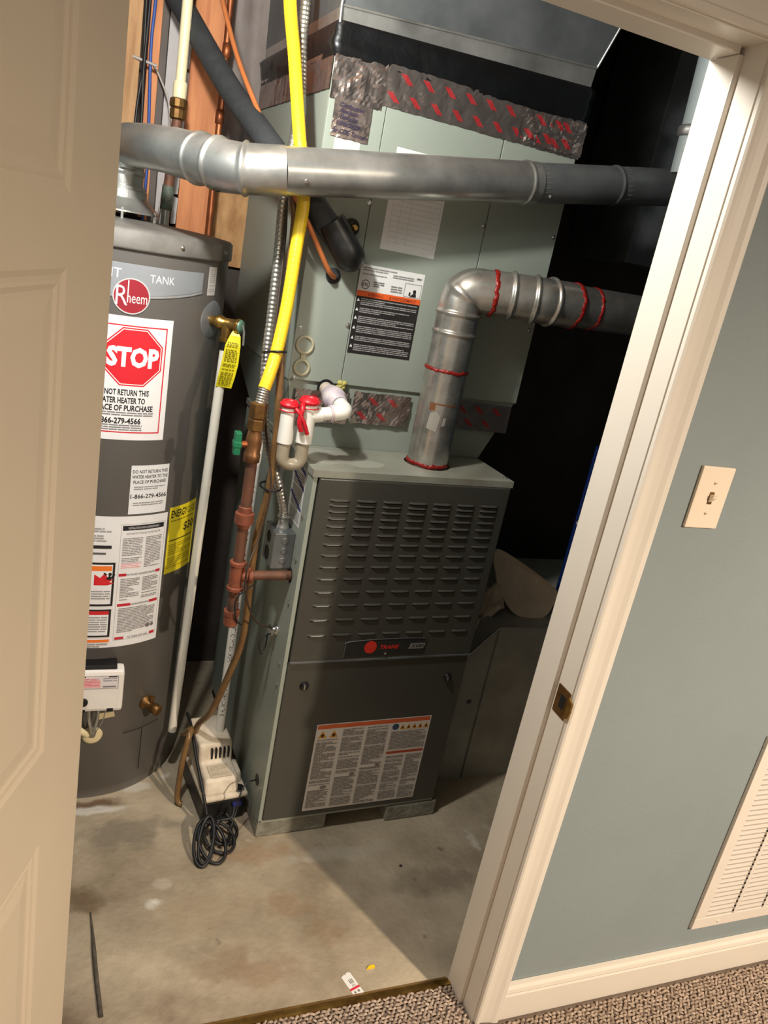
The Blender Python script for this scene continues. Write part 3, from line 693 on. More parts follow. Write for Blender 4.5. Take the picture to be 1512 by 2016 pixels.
foil('foil_tape', F(.470, PF-.0012, 1.968), EU, EZ, NF, .200, .078, .0048, COIL, seed=9)
foil('foil_tape', F(CU0-.0012, CD1, 1.968), -ED, EZ, -EU, CD1-CD0, .080, .0016, COIL, marks=False, seed=4)
foil('foil_tape', F(.150, PF, 1.196), EU, EZ, NF, .170, .086, .0030, COIL, seed=5)
foil('foil_tape', F(.425, PF, 1.205), EU, EZ, NF, .222, .080, .0012, COIL, seed=6)
foil('foil_tape', F(-.012, PF, 1.190), EU, EZ, NF, .150, .084, .0030, COIL, seed=8)
ht = foil('written_tape_label', F(-.022, PF-.0008, 1.873), EU, EZ, NF, .094, .080, .0018, COIL, marks=False, seed=11)
b = MB(); mp = planemap(F(-.022, PF-.0068, 1.873), EU, EZ, NF)
hand = [('Combustion', .012, .064, .060), ('Analysis', .014, .052, .046), ('Results', .016, .040, .044), ('10/6/2020', .012, .026, .056), ('by CDE Tanner', .003, .010, .084)]
printed(b, mp, [('text', x, z, .0145, s_, (40, 30, 62), {'shear': .3, 'fit': f_, 'bold': .012, 'rot': R(-3)}) for s_, x, z, f_ in hand]); b.build('handwriting', ht)

# supply plenum with black flexible collar
PLE = empty('supply_plenum', F(.31, .55, 2.05), 'dark galvanized duct plenum with black flexible collar over the coil case', 'duct plenum')
b = MB()
def ringpts(off, z, zr=0): return [F(CU0-off, CD0-off, z), F(CU1+off, CD0-off, z+zr), F(CU1+off, CD1+off*.2, z+zr), F(CU0-off, CD1+off*.2, z)]
levels = [(.004, 2.036, .012), (.006, 2.048, .014), (.009, 2.062, .018), (.007, 2.080, .022), (.010, 2.095, .026), (.004, 2.106, .028)]
vs = []; ns_ = 40
def loop(off, z, zr, l):
    P = ringpts(off, z, zr); out = []
    for k in range(4):
        A, B = P[k], P[(k+1) % 4]
        for i in range(ns_):
            t = i/ns_; q = A.lerp(B, t); wv = .004*math.sin(t*9+l*1.3+k)+.003*noise.noise(Vector((t*7, l, k)))
            q = q+(NF if k == 0 else -EU if k == 3 else EU if k == 1 else ED)*wv*(1 if 0 < l < 5 else .1); out.append(q)
    return out
for l, (o_, z, zr) in enumerate(levels): vs += loop(o_, z, zr, l)
nn = 4*ns_; fs = [(l*nn+i, l*nn+(i+1) % nn, (l+1)*nn+(i+1) % nn, (l+1)*nn+i) for l in range(len(levels)-1) for i in range(nn)]
b.add(vs, fs, M['vinyl'], True); b.build('flexible_collar', PLE)
b = MB()
A = [F(CU0+.002, CD0, 2.100), F(CU1-.006, CD0, 2.128), F(CU1-.006, CD1, 2.128), F(CU0+.002, CD1, 2.100)]
B = [F(CU0, CD0-.004, 2.134), F(CU1-.004, CD0-.004, 2.178), F(CU1-.004, CD1, 2.178), F(CU0, CD1, 2.134)]
Cc = [F(CU0-.01, CD0-.10, 2.44), F(CU1+.05, CD0-.10, 2.455), F(CU1+.05, CD1, 2.455), F(CU0-.01, CD1, 2.44)]
b.add(A+B, [(k, (k+1) % 4, 4+(k+1) % 4, 4+k) for k in range(4)], M['galv']); b.build('flange_strip', PLE)
b = MB(); b.add(B+Cc, [(k, (k+1) % 4, 4+(k+1) % 4, 4+k) for k in range(4)]+[(4, 5, 6, 7)], M['galvd']); b.build('duct_body', PLE)
b = MB(); b.tube([F(CU0-.001, CD0-.004, 2.10), F(CU0-.003, CD0-.006, 2.134), F(CU0-.012, CD0-.10, 2.44)], .004, M['galv'], 8); b.build('corner_seam', PLE)
b = MB(); b.tube([F(CU1-.004, CD0-.005, 2.178), F(CU1+.05, CD0-.10, 2.455)], .003, M['galv'], 8); b.build('corner_seam', PLE)
b = MB(); b.tube([F(CU0, CD0-.006, 2.134), F(CU1-.004, CD0-.006, 2.178)], .003, M['galv'], 8); b.build('hem', PLE)

# ------------------------------------------------------------------ furnace flue pipe
def ribbed(pts, r, ribs, w=.010, h=.0045, base=None):
    """radius function with beads at arc lengths"""
    acc = [0]
    for i in range(1, len(pts)): acc.append(acc[-1]+(Vector(pts[i])-Vector(pts[i-1])).length)
    return lambda i: r+sum(h*max(0, math.cos(min(1, abs(acc[i]-q)/w)*math.pi/2)) for q in ribs)
def dense(pts, step=.0025):
    out = [Vector(pts[0])]
    for a, b_ in zip(pts[:-1], pts[1:]):
        a, b_ = Vector(a), Vector(b_); n2 = max(1, int((b_-a).length/step))
        for k in range(1, n2+1): out.append(a.lerp(b_, k/n2))
    return out
FB = F(hc[0], hc[1], FZ1)
FLU = empty('furnace_flue_pipe', FB, 'shiny elbowed metal flue pipe with red sealant rising from the furnace top', 'flue pipe')
fr = .0565
b = MB(); pts = dense([FB+EZ*-.03, FB+EZ*.262]); b.tube(pts, ribbed(pts, fr, []), M['alu'], 40); b.build('vertical_pipe', FLU)
e0 = FB+EZ*.258; e1 = Vector((-.022, .785, 1.565)); e2 = Vector((.012, .765, 1.588)); e3 = Vector((.058, .757, 1.594))
c1 = polyarc([e0, Vector((FB.x, FB.y, 1.592)), e3], .105, 16); c1 = dense(c1)
L1 = sum((c1[i+1]-c1[i]).length for i in range(len(c1)-1))
b = MB(); b.tube(c1, ribbed(c1, fr-.0005, [.100, .150, .196], .006, .005), M['alu'], 40); b.build('elbow', FLU)
e4 = Vector((.170, .722, 1.599)); e5 = Vector((.260, .720, 1.600))
c2 = dense([e3-Vector((.01, -.003, 0)), e3, e4, e5]); b = MB(); b.tube(c2, ribbed(c2, fr+.001, [.045, .105, .150], .007, .006), M['alu'], 40); b.build('elbow', FLU)
c3 = dense([e5-Vector((.01, 0, 0)), Vector((.95, .72, 1.612))], .01); b = MB(); b.tube(c3, fr-.003, mat('dull_flue', (150, 148, 144), .36, .75, rgb2=(112, 110, 106), vscale=9, rvar=.1), 40); b.build('horizontal_pipe', FLU)
def sealant(C, ax, r, parent, seed, arc=(0, 360), w=.0045, full=1.):
    rnd = random.Random(seed); ax = Vector(ax).normalized(); up = EZ if abs(ax.z) < .9 else Vector((1, 0, 0)); a1 = (up-ax*up.dot(ax)).normalized(); a2 = ax.cross(a1)
    vs = []; fs = []; n = 96
    for k in range(n):
        a = 2*math.pi*k/n; e = a1*math.cos(a)+a2*math.sin(a); q = noise.noise(Vector((k*.13, seed, 0)))*.004
        w0 = w*(1.0+.9*noise.noise(Vector((k*.35, seed+3, 1)))); w1 = w*(1.0+.9*noise.noise(Vector((k*.35, seed+9, 2)))); t_ = .0016+.0012*abs(noise.noise(Vector((k*.5, seed, 4))))
        for dx, rr in ((-w0, -.0005), (-w0*.6, t_), (w1*.6, t_), (w1, -.0005)): vs.append(Vector(C)+e*(r+rr)+ax*(q+dx))
    for k in range(n):
        m2 = (k+1) % n
        for c_ in range(3): fs.append((4*k+c_, 4*k+c_+1, 4*m2+c_+1, 4*m2+c_))
    b = MB(); b.add(vs, fs, M['seal'], True); return b.build('sealant_bead', parent)
sealant(FB+EZ*.262, (0, 0, 1), fr+.001, FLU, 1); sealant(FB+EZ*.006, (0, 0, 1), fr+.001, FLU, 2, w=.0055)
b = MB(); mp = cylmap(FB.x, FB.y, fr, -140, FB.z+.158)
printed(b, mp, [('rect', 0, 0, .016, .020, (112, 66, 34)), ('rect', 0, .016, .075, .020, (112, 70, 40)), ('poly', [(.002, -.050), (.030, -.055), (.034, -.012), (.022, -.002), (.005, -.008)], (150, 144, 134)), ('poly', [(.040, -.040), (.050, -.036), (.050, -.014), (.042, -.016)], (140, 134, 126))], True); b.build('torn_label_residue', FLU)
sealant(e3-Vector((.012, -.003, 0)), (e4-e3), fr+.001, FLU, 3, w=.0058); sealant(e5+Vector((.002, 0, 0)), (1, 0, 0), fr+.001, FLU, 4, w=.0062); sealant(e5+Vector((.062, 0, .001)), (1, 0, .01), fr-.003, FLU, 5, w=.0052)

# ------------------------------------------------------------------ water heater
WX, WY, WR = -.85, 1.165, .287
WH = empty('water_heater', (WX, WY, SL), 'tall gray cylindrical gas water heater covered with labels beside the furnace', 'water heater')
b = MB(); b.lathe([(WR-.006, SL), (WR-.006, SL+.03), (WR, SL+.035), (WR, 1.545)], M['wh'], (WX, WY, 0), seg=96); b.build('tank_jacket', WH)
b = MB(); b.lathe([(WR+.001, 1.542), (WR+.006, 1.543), (WR+.007, 1.548), (WR+.006, 1.583), (WR, 1.589), (WR-.04, 1.594), (.09, 1.603), (0, 1.604)], M['dust'], (WX, WY, 0), seg=96); LID = b.build('lid', WH)
for a in (-95, -62, -30): screw(LID, Vector((WX+(WR+.006)*math.cos(R(a)), WY+(WR+.006)*math.sin(R(a)), 1.565)), (math.cos(R(a)), math.sin(R(a)), 0), .004)
b = MB(); b.prism([(0, 0), (.13, -.03), (.17, .02), (.05, .05)], 0, .0006, M['dust'], lambda x, y, z: Vector((WX-.06+x, WY-.20+y, 1.6025+z-.10*y*y)))
# silver band with partial lettering and lower curved edge
mp = cylmap(WX, WY, WR, -140, 1.440)
b = MB(); vs = []; fs = []; n = 60; wdt = WR*R(94)
for i in range(n+1):
    x = wdt*i/n; dip = .022*(1-math.cos(min(1, i/n)*math.pi))*0+.028*((i/n-.45)/.55)**2
    vs += [mp(x, dip, .0008), mp(x, .072, .0008), mp(x, dip-.006, .0018), mp(x, dip-.0005, .0018)]
for i in range(n): a = 4*i; fs.append((a, a+4, a+5, a+1))
b.add(vs, fs, M['whl'], True); b.add(vs, [(4*i+2, 4*i+6, 4*i+7, 4*i+3) for i in range(n)], mat('bright_edge', (206, 208, 212), .25, .6, var=.05), True)
printed(b, mp, [('text', .232, .038, .030, 'IT', (198, 202, 208), {'bold': .01}), ('text', .322, .036, .026, 'TANKLESS', (206, 210, 216), {'bold': .005, 'fit': .105})][0:1]+[('text', .320, .036, .026, 'TANK', (206, 210, 216), {'bold': .005, 'fit': .062})], True, .0010); b.build('silver_band', WH)
# oval maker's badge
a0 = -92.6; mp = cylmap(WX, WY, WR, a0, 1.398)
b = MB(); cxx, czz = .0435, .041
printed(b, mp, [('disc', cxx, czz, .0425, .0415, (190, 188, 186)), ('disc', cxx, czz, .0395, .0385, (150, 26, 42)), ('text', .0085, .019, .066, 'R', (222, 218, 216), {'bold': -.004, 'sx': .78}), ('rect', .0335, .026, .0362, .077, (222, 218, 216)), ('text', .0335, .026, .036, 'heem', (222, 218, 216), {'bold': 0, 'fit': .046})], True, .002); b.build('round_badge', WH)
# STOP notice
mp = cylmap(WX, WY, WR, -98.5, 1.089); W_ = WR*R(36.2); H_ = .303; RED = (214, 30, 44); BLK = (26, 26, 28)
cx, cz, ro = .0885, .207, .076
oct_ = lambda r_: [(cx+r_*math.cos(R(22.5+45*k)), cz+r_*math.sin(R(22.5+45*k))) for k in range(8)]
it = [('frame', .006, .018, W_-.014, H_-.020, .0032, (206, 34, 52)), ('poly', oct_(ro), RED), ('poly', oct_(ro*.955), (236, 232, 230)), ('poly', oct_(ro*.925), RED), ('text', cx, .186, .062, 'STOP', (240, 238, 238), {'al': 'c', 'bold': .05, 'fit': .124}),
      ('text', W_-.049, .1135, .0200, 'DO NOT RETURN THIS', BLK, {'al': 'r', 'bold': .03, 'fit': .128}), ('text', W_-.057, .0935, .0200, 'WATER HEATER TO', BLK, {'al': 'r', 'bold': .03, 'fit': .114}), ('text', W_-.036, .0745, .0200, 'PLACE OF PURCHASE', BLK, {'al': 'r', 'bold': .03, 'fit': .140}),
      ('lines', .012, .061, W_-.034, .073, .0058, (130, 128, 130)), ('text', W_-.064, .0420, .0205, '1-866-279-4566', BLK, {'al': 'r', 'bold': .03, 'fit': .106}), ('lines', .012, .024, W_-.060, .041, .0056, (130, 128, 130))]
label('stop_notice', mp, W_, H_, it, WH, (236, 234, 234), True, 3)
mp = cylmap(WX, WY, WR, -77.6, .889); W_ = WR*R(21.0); H_ = .133
it = [('text', W_/2, .112, .0125, 'DO NOT RETURN THIS', BLK, {'al': 'c', 'bold': .02, 'fit': W_*.92}), ('text', W_/2, .098, .0125, 'WATER HEATER TO THE', BLK, {'al': 'c', 'bold': .02, 'fit': W_*.94}), ('text', W_/2, .084, .0125, 'PLACE OF PURCHASE', BLK, {'al': 'c', 'bold': .02, 'fit': W_*.86}),
      ('lines', .010, .061, W_-.010, .078, .0058, (150, 148, 148)), ('text', W_/2, .043, .0165, '1-866-279-4566', BLK, {'al': 'c', 'bold': .02, 'fit': W_*.95}), ('lines', .010, .016, W_-.010, .034, .0058, (150, 148, 148))]
label('return_notice', mp, W_, H_, it, WH, (226, 226, 226), True, 12)
mp = cylmap(WX, WY, WR, -112, .497); W_ = WR*R(57.5); H_ = .386; G = (138, 134, 134)
x2 = WR*R(32.5)
it = [('rect', x2, H_-.040, W_-.010, H_-.026, (30, 28, 30)), ('text', (x2+W_-.01)/2, H_-.0365, .009, 'INSTALLATION AND COMMISSIONING', (220, 218, 218), {'al': 'c', 'bold': 0, 'fit': .085}), ('text', (x2+W_-.01)/2, H_-.052, .0085, 'AUTOMATIC STORAGE WATER HEATER', (70, 68, 70), {'al': 'c', 'bold': 0, 'fit': .095}),
      ('frame', x2-.004, .020, W_-.006, H_-.022, .0007, (120, 118, 118)), ('lines', x2+.002, .232, x2+.056, H_-.060, .0048, G), ('lines', x2+.064, .232, W_-.014, H_-.060, .0048, G), ('rect', x2+.001, .236, x2+.058, .252, (236, 226, 226)), ('lines', x2+.002, .236, x2+.056, .252, .005, (222, 150, 156)),
      ('rect', x2-.002, .214, x2+.018, .222, (190, 34, 50)), ('rect', W_-.024, .214, W_-.010, .222, (190, 34, 50)), ('text', (x2+W_)/2-.003, .2145, .0085, 'FOR YOUR SAFETY READ BEFORE OPERATING', (60, 56, 58), {'al': 'c', 'bold': 0, 'fit': .082}),
      ('lines', x2+.004, .140, x2+.056, .208, .0048, G), ('lines', x2+.064, .140, W_-.014, .208, .0048, G), ('rect', x2, .124, x2+.036, .132, (190, 34, 50)), ('rect', W_-.036, .124, W_-.010, .132, (190, 34, 50)), ('text', (x2+W_)/2, .1245, .0085, 'LIGHTING INSTRUCTIONS', (60, 56, 58), {'al': 'c', 'bold': 0, 'fit': .05}),
      ('lines', x2+.004, .040, W_-.016, .120, .0048, G), ('rect', x2, .022, x2+.024, .030, (190, 34, 50)), ('rect', W_-.026, .022, W_-.010, .030, (190, 34, 50)), ('text', (x2+W_)/2, .0225, .0085, 'TO TURN OFF GAS', (60, 56, 58), {'al': 'c', 'bold': 0, 'fit': .06}), ('disc', W_-.034, .052, .006, .006, (110, 106, 106)), ('disc', W_-.020, .052, .005, .005, (110, 106, 106)),
      ('lines', .085, .310, .135, H_-.030, .007, (160, 158, 158)), ('rect', .07, .296, .138, .305, (36, 34, 36)), ('lines', .09, .268, .125, .288, .010, (90, 88, 88)),
      ('rect', .0, .128, x2-.012, .256, (30, 26, 26)), ('rect', .0, .134, x2-.018, .250, (232, 230, 230)), ('rect', .0, .232, x2-.020, .246, (238, 120, 40)), ('poly', [(.10, .190), (.135, .190), (.150, .196), (.138, .200), (.148, .206), (.134, .212), (.126, .226), (.115, .212), (.10, .222)], (206, 34, 40)), ('disc', .139, .222, .0045, .005, (20, 18, 18)), ('poly', [(.128, .208), (.140, .205), (.147, .213), (.137, .218)], (20, 18, 18)), ('poly', [(.128, .218), (.132, .222), (.125, .228), (.122, .226)], (20, 18, 18)), ('poly', [(.144, .214), (.153, .220), (.150, .224), (.143, .217)], (20, 18, 18)), ('lines', .095, .142, .142, .176, .007, (150, 146, 146)),
      ('rect', .0, .034, x2-.014, .118, (30, 26, 26)), ('rect', .0, .039, x2-.020, .113, (230, 228, 228)), ('rect', .0, .102, x2-.020, .113, (200, 34, 40)), ('lines', .092, .042, .140, .098, .007, (150, 146, 146)), ('rect', .0, .018, x2-.014, .026, (238, 120, 40)), ('lines', .08, .002, x2-.016, .016, .007, (150, 146, 146))]
label('instruction_label', mp, W_, H_, it, WH, (230, 228, 228), True, 13)
mp = cylmap(WX, WY, WR, -53.0, .694); W_ = WR*R(24); H_ = .199
it = [('text', .006, .168, .030, 'ENERGY', (30, 28, 16), {'bold': .03, 'fit': .066}), ('text', .074, .168, .030, 'GUIDE', (30, 28, 16), {'bold': -.005, 'fit': .044}), ('text', .062, .120, .034, '$301', (40, 36, 18), {'bold': .02}), ('rect', .006, .098, W_-.01, .101, (50, 46, 20)), ('lines', .006, .01, W_-.012, .09, .007, (176, 160, 20)), ('lines', .006, .150, W_-.012, .162, .006, (140, 128, 20))]
label('energy_label', mp, W_, H_, it, WH, (228, 208, 30), True, 14)
label('spec_label', cylmap(WX, WY, WR, -41.5, 1.458), WR*R(7.2), .070, [('lines', .004, .004, .032, .066, .005, (160, 156, 152))], WH, (196, 192, 188), True, 15)
# relief valve, discharge pipe and tag
RV = Vector((WX+WR*math.cos(R(-35)), WY+WR*math.sin(R(-35)), 1.396)); rd = Vector((math.cos(R(-40)), math.sin(R(-40)), 0))
b = MB(); b.lathe([(.050, 0), (.050, .003), (.044, .006), (.022, .007)], mat('rosette_gray', (120, 122, 124), .4, .3, var=.1), RV-rd*.004, rd, 36); b.build('escutcheon', WH)
b = MB(); b.lathe([(.013, 0), (.013, .018), (.018, .02), (.018, .034), (.014, .037), (.015, .075), (.019, .078), (.019, .088)], M['brass'], RV, rd, 24)
VB = RV+rd*.050; b.tube([VB, VB-EZ*.036], .0145, M['brass'], 20); b.lathe([(.017, -.046), (.017, -.036)], M['brass'], VB, seg=20); RVo = b.build('relief_valve', WH)
b = MB(); vt = RV+rd*.088; b.lathe([(.0175, 0), (.0165, .004), (.008, .006)], mat('pale_green_plate', (112, 148, 128), .4, .4, var=.1), vt, rd, 24)
b.tube([vt+rd*.006+EZ*.006, vt+rd*.012-EZ*.01, vt+rd*.014-EZ*.045], .0035, M['chrome'], 8); b.build('test_lever', RVo)
b = MB(); b.tube([VB-EZ*.044, VB-EZ*.066], .0155, M['black'], 20); b.build('threaded_adapter', WH)
DP = VB-EZ*.064
b = MB(); b.tube([DP, Vector((DP.x-.026, DP.y-.004, .150))], .0128, mat('relief_pipe_white', (226, 220, 206), .42, var=.05), 20); b.build('discharge_pipe', WH)
b = MB(); vs = []; fs = []; tr = Vector((math.cos(R(-8)), math.sin(R(-8)), 0)); o_ = vt-rd*.018-EZ*.004
shape = [(0, .002, .004), (.02, -.010, .016), (.045, -.020, .018), (.09, -.024, .018), (.13, -.028, .014), (.158, -.030, .010)]
for i, (dz, a_, c_) in enumerate(shape):
    bend = .012*math.sin(i*.7)
    vs += [o_-EZ*dz+tr*a_+Vector((0, -bend-.006, 0)), o_-EZ*dz+tr*c_+Vector((0, -bend-.010, 0))]
for i in range(len(shape)-1): fs.append((2*i, 2*i+1, 2*i+3, 2*i+2))
b.add(vs, fs, M['ytag']); tgo = b.build('warning_tag', RVo)
def tagmap(x, y, h):
    for i in range(len(shape)-1):
        if shape[i][0] <= y <= shape[i+1][0]:
            t_ = (y-shape[i][0])/(shape[i+1][0]-shape[i][0]); A_ = vs[2*i].lerp(vs[2*i+2], t_); B_ = vs[2*i+1].lerp(vs[2*i+3], t_); return A_.lerp(B_, x)+Vector((-.002, -.003-h, 0))
    return vs[-1]
pb = MB(); rq = random.Random(31); yy = .036
while yy < .150:
    x_ = .14
    while x_ < .84:
        wv_ = rq.uniform(.08, .22); pb.add([tagmap(min(a_, .88), b_, 0) for a_, b_ in ((x_, yy), (x_+wv_, yy), (x_+wv_, yy+.0022), (x_, yy+.0022))], [(0, 1, 2, 3)], ink((150, 136, 14))); x_ += wv_+.05
    yy += .0048 if rq.random() < .85 else .009
pb.build('tag_print', RVo); md = tgo.modifiers.new('t', 'SOLIDIFY'); md.thickness = .0012
# gas control valve
gx0_, gx1_, gy0, gy1 = -.905, -.766, .828, .876
GV = MB(); GV.box((gx0_, gy0, .325), (gx1_, gy1, .452), M['white'], bev=.010); GVo = GV.build('gas_control_valve', WH)
b = MB(); b.box((gx0_+.01, gy0+.012, .446), (gx1_-.02, gy1+.01, .462), M['black'], bev=.004); b.build('top_bracket', GVo)
b = MB(); b.lathe([(.0125, 0), (.0125, .002), (.011, .006)], M['black'], (-.868, gy0, .358), (0, -1, 0), 24); b.build('igniter_knob', GVo)
label('control_label', planemap((gx0_+.012, gy0-.0004, .400), (1, 0, 0), (0, 0, 1), (0, -1, 0)), .112, .040, [('frame', .0, .0, .112, .040, .0012, (120, 112, 116)), ('rect', .016, .004, .066, .026, (232, 168, 172)), ('lines', .02, .006, .062, .034, .005, (214, 120, 128)), ('lines', .072, .010, .108, .036, .007, (160, 156, 160)), ('rect', .072, .004, .106, .009, (130, 126, 130)), ('rect', .004, .0355, .028, .039, (40, 36, 44)), ('rect', .086, .0355, .108, .039, (40, 36, 44))], GVo, (222, 216, 218), seed=16)
b = MB(); b.box((-.806, gy0-.0006, .326), (-.790, gy0+.01, .336), M['dark']); b.build('notch', GVo)
b = MB(); b.box((-.873, gy0-.0006, .325), (-.862, gy0+.01, .333), M['dark']); b.build('notch', GVo)
for i, (x, dx) in enumerate(((-.852, .012), (-.826, -.008), (-.806, -.022))):
    b = MB(); b.tube(spline([(x, .852, .328), (x+dx*.3, .846, .285), (x+dx, .850, .245), (x+dx*1.1, .868, .215)]), .0045 if i < 2 else .0015, M['galv'], 10); b.build('burner_tube', GVo)
b = MB(); b.tube(spline([(-.905, .852, .318), (-.890, .846, .276), (-.868, .848, .250), (-.852, .862, .226)]), .009, M['cream'], 12); b.build('wire_sheath', GVo)
b = MB(); b.lathe([(.026, 0), (.030, .006), (.024, .012), (.012, .012)], M['cream'], (-.838, .885, .215), (.1, -1, .25), 24); b.build('burner_grommet', WH)
b = MB(); b.prism([(0, 0), (.045, .006), (.042, .022), (.004, .020)], 0, .002, mat('beige_tab', (206, 190, 150), .6, var=.06), lambda x, z, y: Vector((-.825+x, .874-y+x*.1, .268+z))); b.build('beige_tab', WH)
# drain valve
DV = Vector((WX+WR*math.cos(R(-57)), WY+WR*math.sin(R(-57)), .285)); dd = Vector((math.cos(R(-50)), math.sin(R(-50)), -.12)).normalized()
b = MB(); b.lathe([(.022, -.002), (.021, .006), (.013, .010), (.012, .030), (.016, .034), (.016, .052), (.012, .054)], M['brassd'], DV, dd, 20); b.tube([DV+dd*.02, DV+dd*.02+EZ*.03+Vector((.004, 0, 0))], .006, M['brassd'], 10); b.build('drain_valve', WH)
b = MB(); a = R(-52)
b.tube([(WX+(WR+.0006)*math.cos(R(q)), WY+(WR+.0006)*math.sin(R(q)), .20+.0*q) for q in range(-70, -44, 2)], .0009, M['dark'], 6)
b.tube([(WX+(WR+.0006)*math.cos(R(-58)), WY+(WR+.0006)*math.sin(R(-58)), z) for z in (.20, .12, .05)], .0009, M['dark'], 6); b.build('access_panel_seam', WH)
# draft hood
b = MB(); b.lathe([(.050, 1.735), (.050, 1.682), (.056, 1.680), (.056, 1.672), (.061, 1.670), (.062, 1.652), (.066, 1.650), (.094, 1.622), (.096, 1.618)], M['galv'], (WX+.004, WY, 0), seg=64, caps=False, smooth=False); HD = b.build('draft_hood', WH)
for a in (-150, -90, -30, 30, 90):
    b = MB(); q = Vector((WX+.004+.093*math.cos(R(a)), WY+.093*math.sin(R(a)), 0)); b.box((q.x-.003, q.y-.002, 1.588), (q.x+.003, q.y+.002, 1.628), M['galv']); b.build('hood_leg', HD)
b = MB(); b.lathe([(.05, 1.602), (.05, 1.61)], M['dark'], (WX+.004, WY, 0), seg=32); b.build('flue_outlet', WH)
# heater vent pipe
VP = empty('heater_vent_pipe', (WX+.004, WY, 1.70), 'long dull galvanized vent pipe from the water heater crossing before the coil case', 'vent pipe')
vr = .0495
pv = [Vector((WX+.004, WY, 1.70)), Vector((WX+.004, WY, 1.775)), Vector((-.793, .985, 1.772)), Vector((-.700, .815, 1.760))]
q1 = dense(polyarc(pv[:3]+[Vector((-.74, .885, 1.767))], .055, 12)); b = MB(); b.tube(q1, ribbed(q1, vr, [.012], .008, .004), M['galv'], 40); b.build('elbow', VP)
q2 = dense(polyarc([Vector((-.752, .906, 1.768)), Vector((-.680, .775, 1.757)), Vector((-.628, .722, 1.753)), Vector((-.535, .703, 1.767))], .05, 12)); b = MB(); b.tube(q2, ribbed(q2, vr+.0015, [.105, .160, .232], .006, .0055), M['galv'], 40); b.build('elbow', VP)
q3 = dense([Vector((-.548, .705, 1.765)), Vector((.107, .790, 1.871))]); b = MB(); b.tube(q3, ribbed(q3, vr, [.640], .006, .003), M['galvd' if False else 'galv'], 40); SEG = b.build('pipe_section', VP)
q4 = dense([Vector((.099, .789, 1.870)), Vector((.80, .856, 1.990))]); b = MB(); b.tube(q4, ribbed(q4, vr-.002, [.26], .006, .003), M['galvd'], 40); b.build('pipe_section', VP)
ax = (q4[-1]-q4[0]).normalized()
for off in (.022, .285):
    for k in range(9):
        a = R(20+k*14); up = (EZ-ax*EZ.dot(ax)).normalized(); sd = ax.cross(up)
        if sd.y > 0: sd = -sd
        C_ = q4[0]+ax*off+(up*math.cos(a)+sd*math.sin(a))*(vr-.0022)
        b = MB(); b.tube([C_-ax*.010, C_, C_+ax*.010], lambda i: .0016 if i == 1 else .0006, M['galv'], 6); b.build('crimp', VP)
for P_, nn_ in ((Vector((-.715, .798, 1.785)), (-.4, -.8, .5)), (Vector((-.50, .662, 1.755)), (0, -1, -.2)), (Vector((.13, .735, 1.845)), (0, -.8, -.5))): screw(VP, P_, nn_, .0035)

# ------------------------------------------------------------------ pipes and lines
CR = Vector((-.712, 1.335, 0))
wp = empty('water_supply_pipe', (CR.x, CR.y, 1.60), 'cream plastic pipe with brass union and green tinged copper into the water heater top', 'pipe')
b = MB(); b.tube([CR+EZ*2.46, CR+EZ*1.955], .0138, M['cream'], 20); b.lathe([(.0175, 1.925), (.0185, 1.93), (.0185, 1.962), (.0165, 1.966)], M['cream'], CR, seg=20); b.build('plastic_pipe', wp)
b = MB(); b.lathe([(.017, 1.872), (.0215, 1.876), (.0215, 1.897), (.019, 1.900), (.0235, 1.904), (.0235, 1.922), (.017, 1.926)], M['brassd'], CR, seg=12, smooth=False); b.build('brass_union', wp)
b = MB(); b.tube([CR+EZ*1.874, CR+Vector((-.008, 0, 1.70))], .0138, M['iron'], 20); b.build('iron_nipple', wp)
b = MB(); b.tube([CR+Vector((-.008, 0, 1.702)), CR+Vector((-.010, 0, 1.638))], .0165, M['patina'], 20); b.tube([CR+Vector((-.010, 0, 1.642)), CR+Vector((-.010, 0, 1.585))], .0115, M['galv'], 16); b.build('copper_nipple', wp)
cp = empty('copper_water_pipe', (-.581, 1.47, 1.0), 'thin copper water pipe with couplings running down beside the orange stud', 'pipe')
b = MB(); b.tube([(-.588, 1.47, 2.46), (-.582, 1.47, 1.90), (-.580, 1.47, 1.60), (-.580, 1.47, 1.10)], .0095, M['copper'], 16); b.build('pipe_run', cp)
for z in (1.918, 2.09):
    b = MB(); b.lathe([(.0095, z-.02), (.013, z-.018), (.013, z+.018), (.0095, z+.02)], M['copper'], (-.5825, 1.47, 0), seg=16); b.build('coupling', cp)
SUC = [(-.737, 1.45, 2.197), (-.703, 1.40, 2.136), (-.605, 1.20, 1.966), (-.546, 1.02, 1.865), (-.497, .91, 1.793), (-.437, .828, 1.720), (-.390, .812, 1.671), (-.351, .800, 1.635)]
COP = [(-.638, 1.30, 2.194), (-.592, 1.16, 2.023), (-.527, .98, 1.850), (-.486, .835, 1.736), (-.468, .795, 1.700), (-.424, .800, 1.639), (-.372, .825, 1.573)]
b = MB(); b.tube(spline([(-.752, 1.50, 2.30)]+SUC), .0305, M['rubber'], 24)
SU = empty('insulated_suction_line', (-.5, 1.1, 1.62), 'thick black foam insulated refrigerant line running diagonally into the coil case', 'refrigerant line')
b.build('foam_sleeve', SU)
b = MB(); b.tube(spline([(-.392, .806, 1.686), (-.362, .802, 1.650), (-.338, .800, 1.622), (-.322, .830, 1.616), (-.320, .862, 1.616)], .006), .0355, M['tapeb'], 24); b.build('taped_end', SU)
b = MB(); b.tube(spline([(-.67, 1.40, 2.32), ]+COP+[(-.350, .848, 1.562), (-.348, .862, 1.562)]), .0062, M['copperl'], 14)
tag(b.build('copper_liquid_line'), 'thin bare orange copper tube running beside the black insulated line', 'refrigerant line')
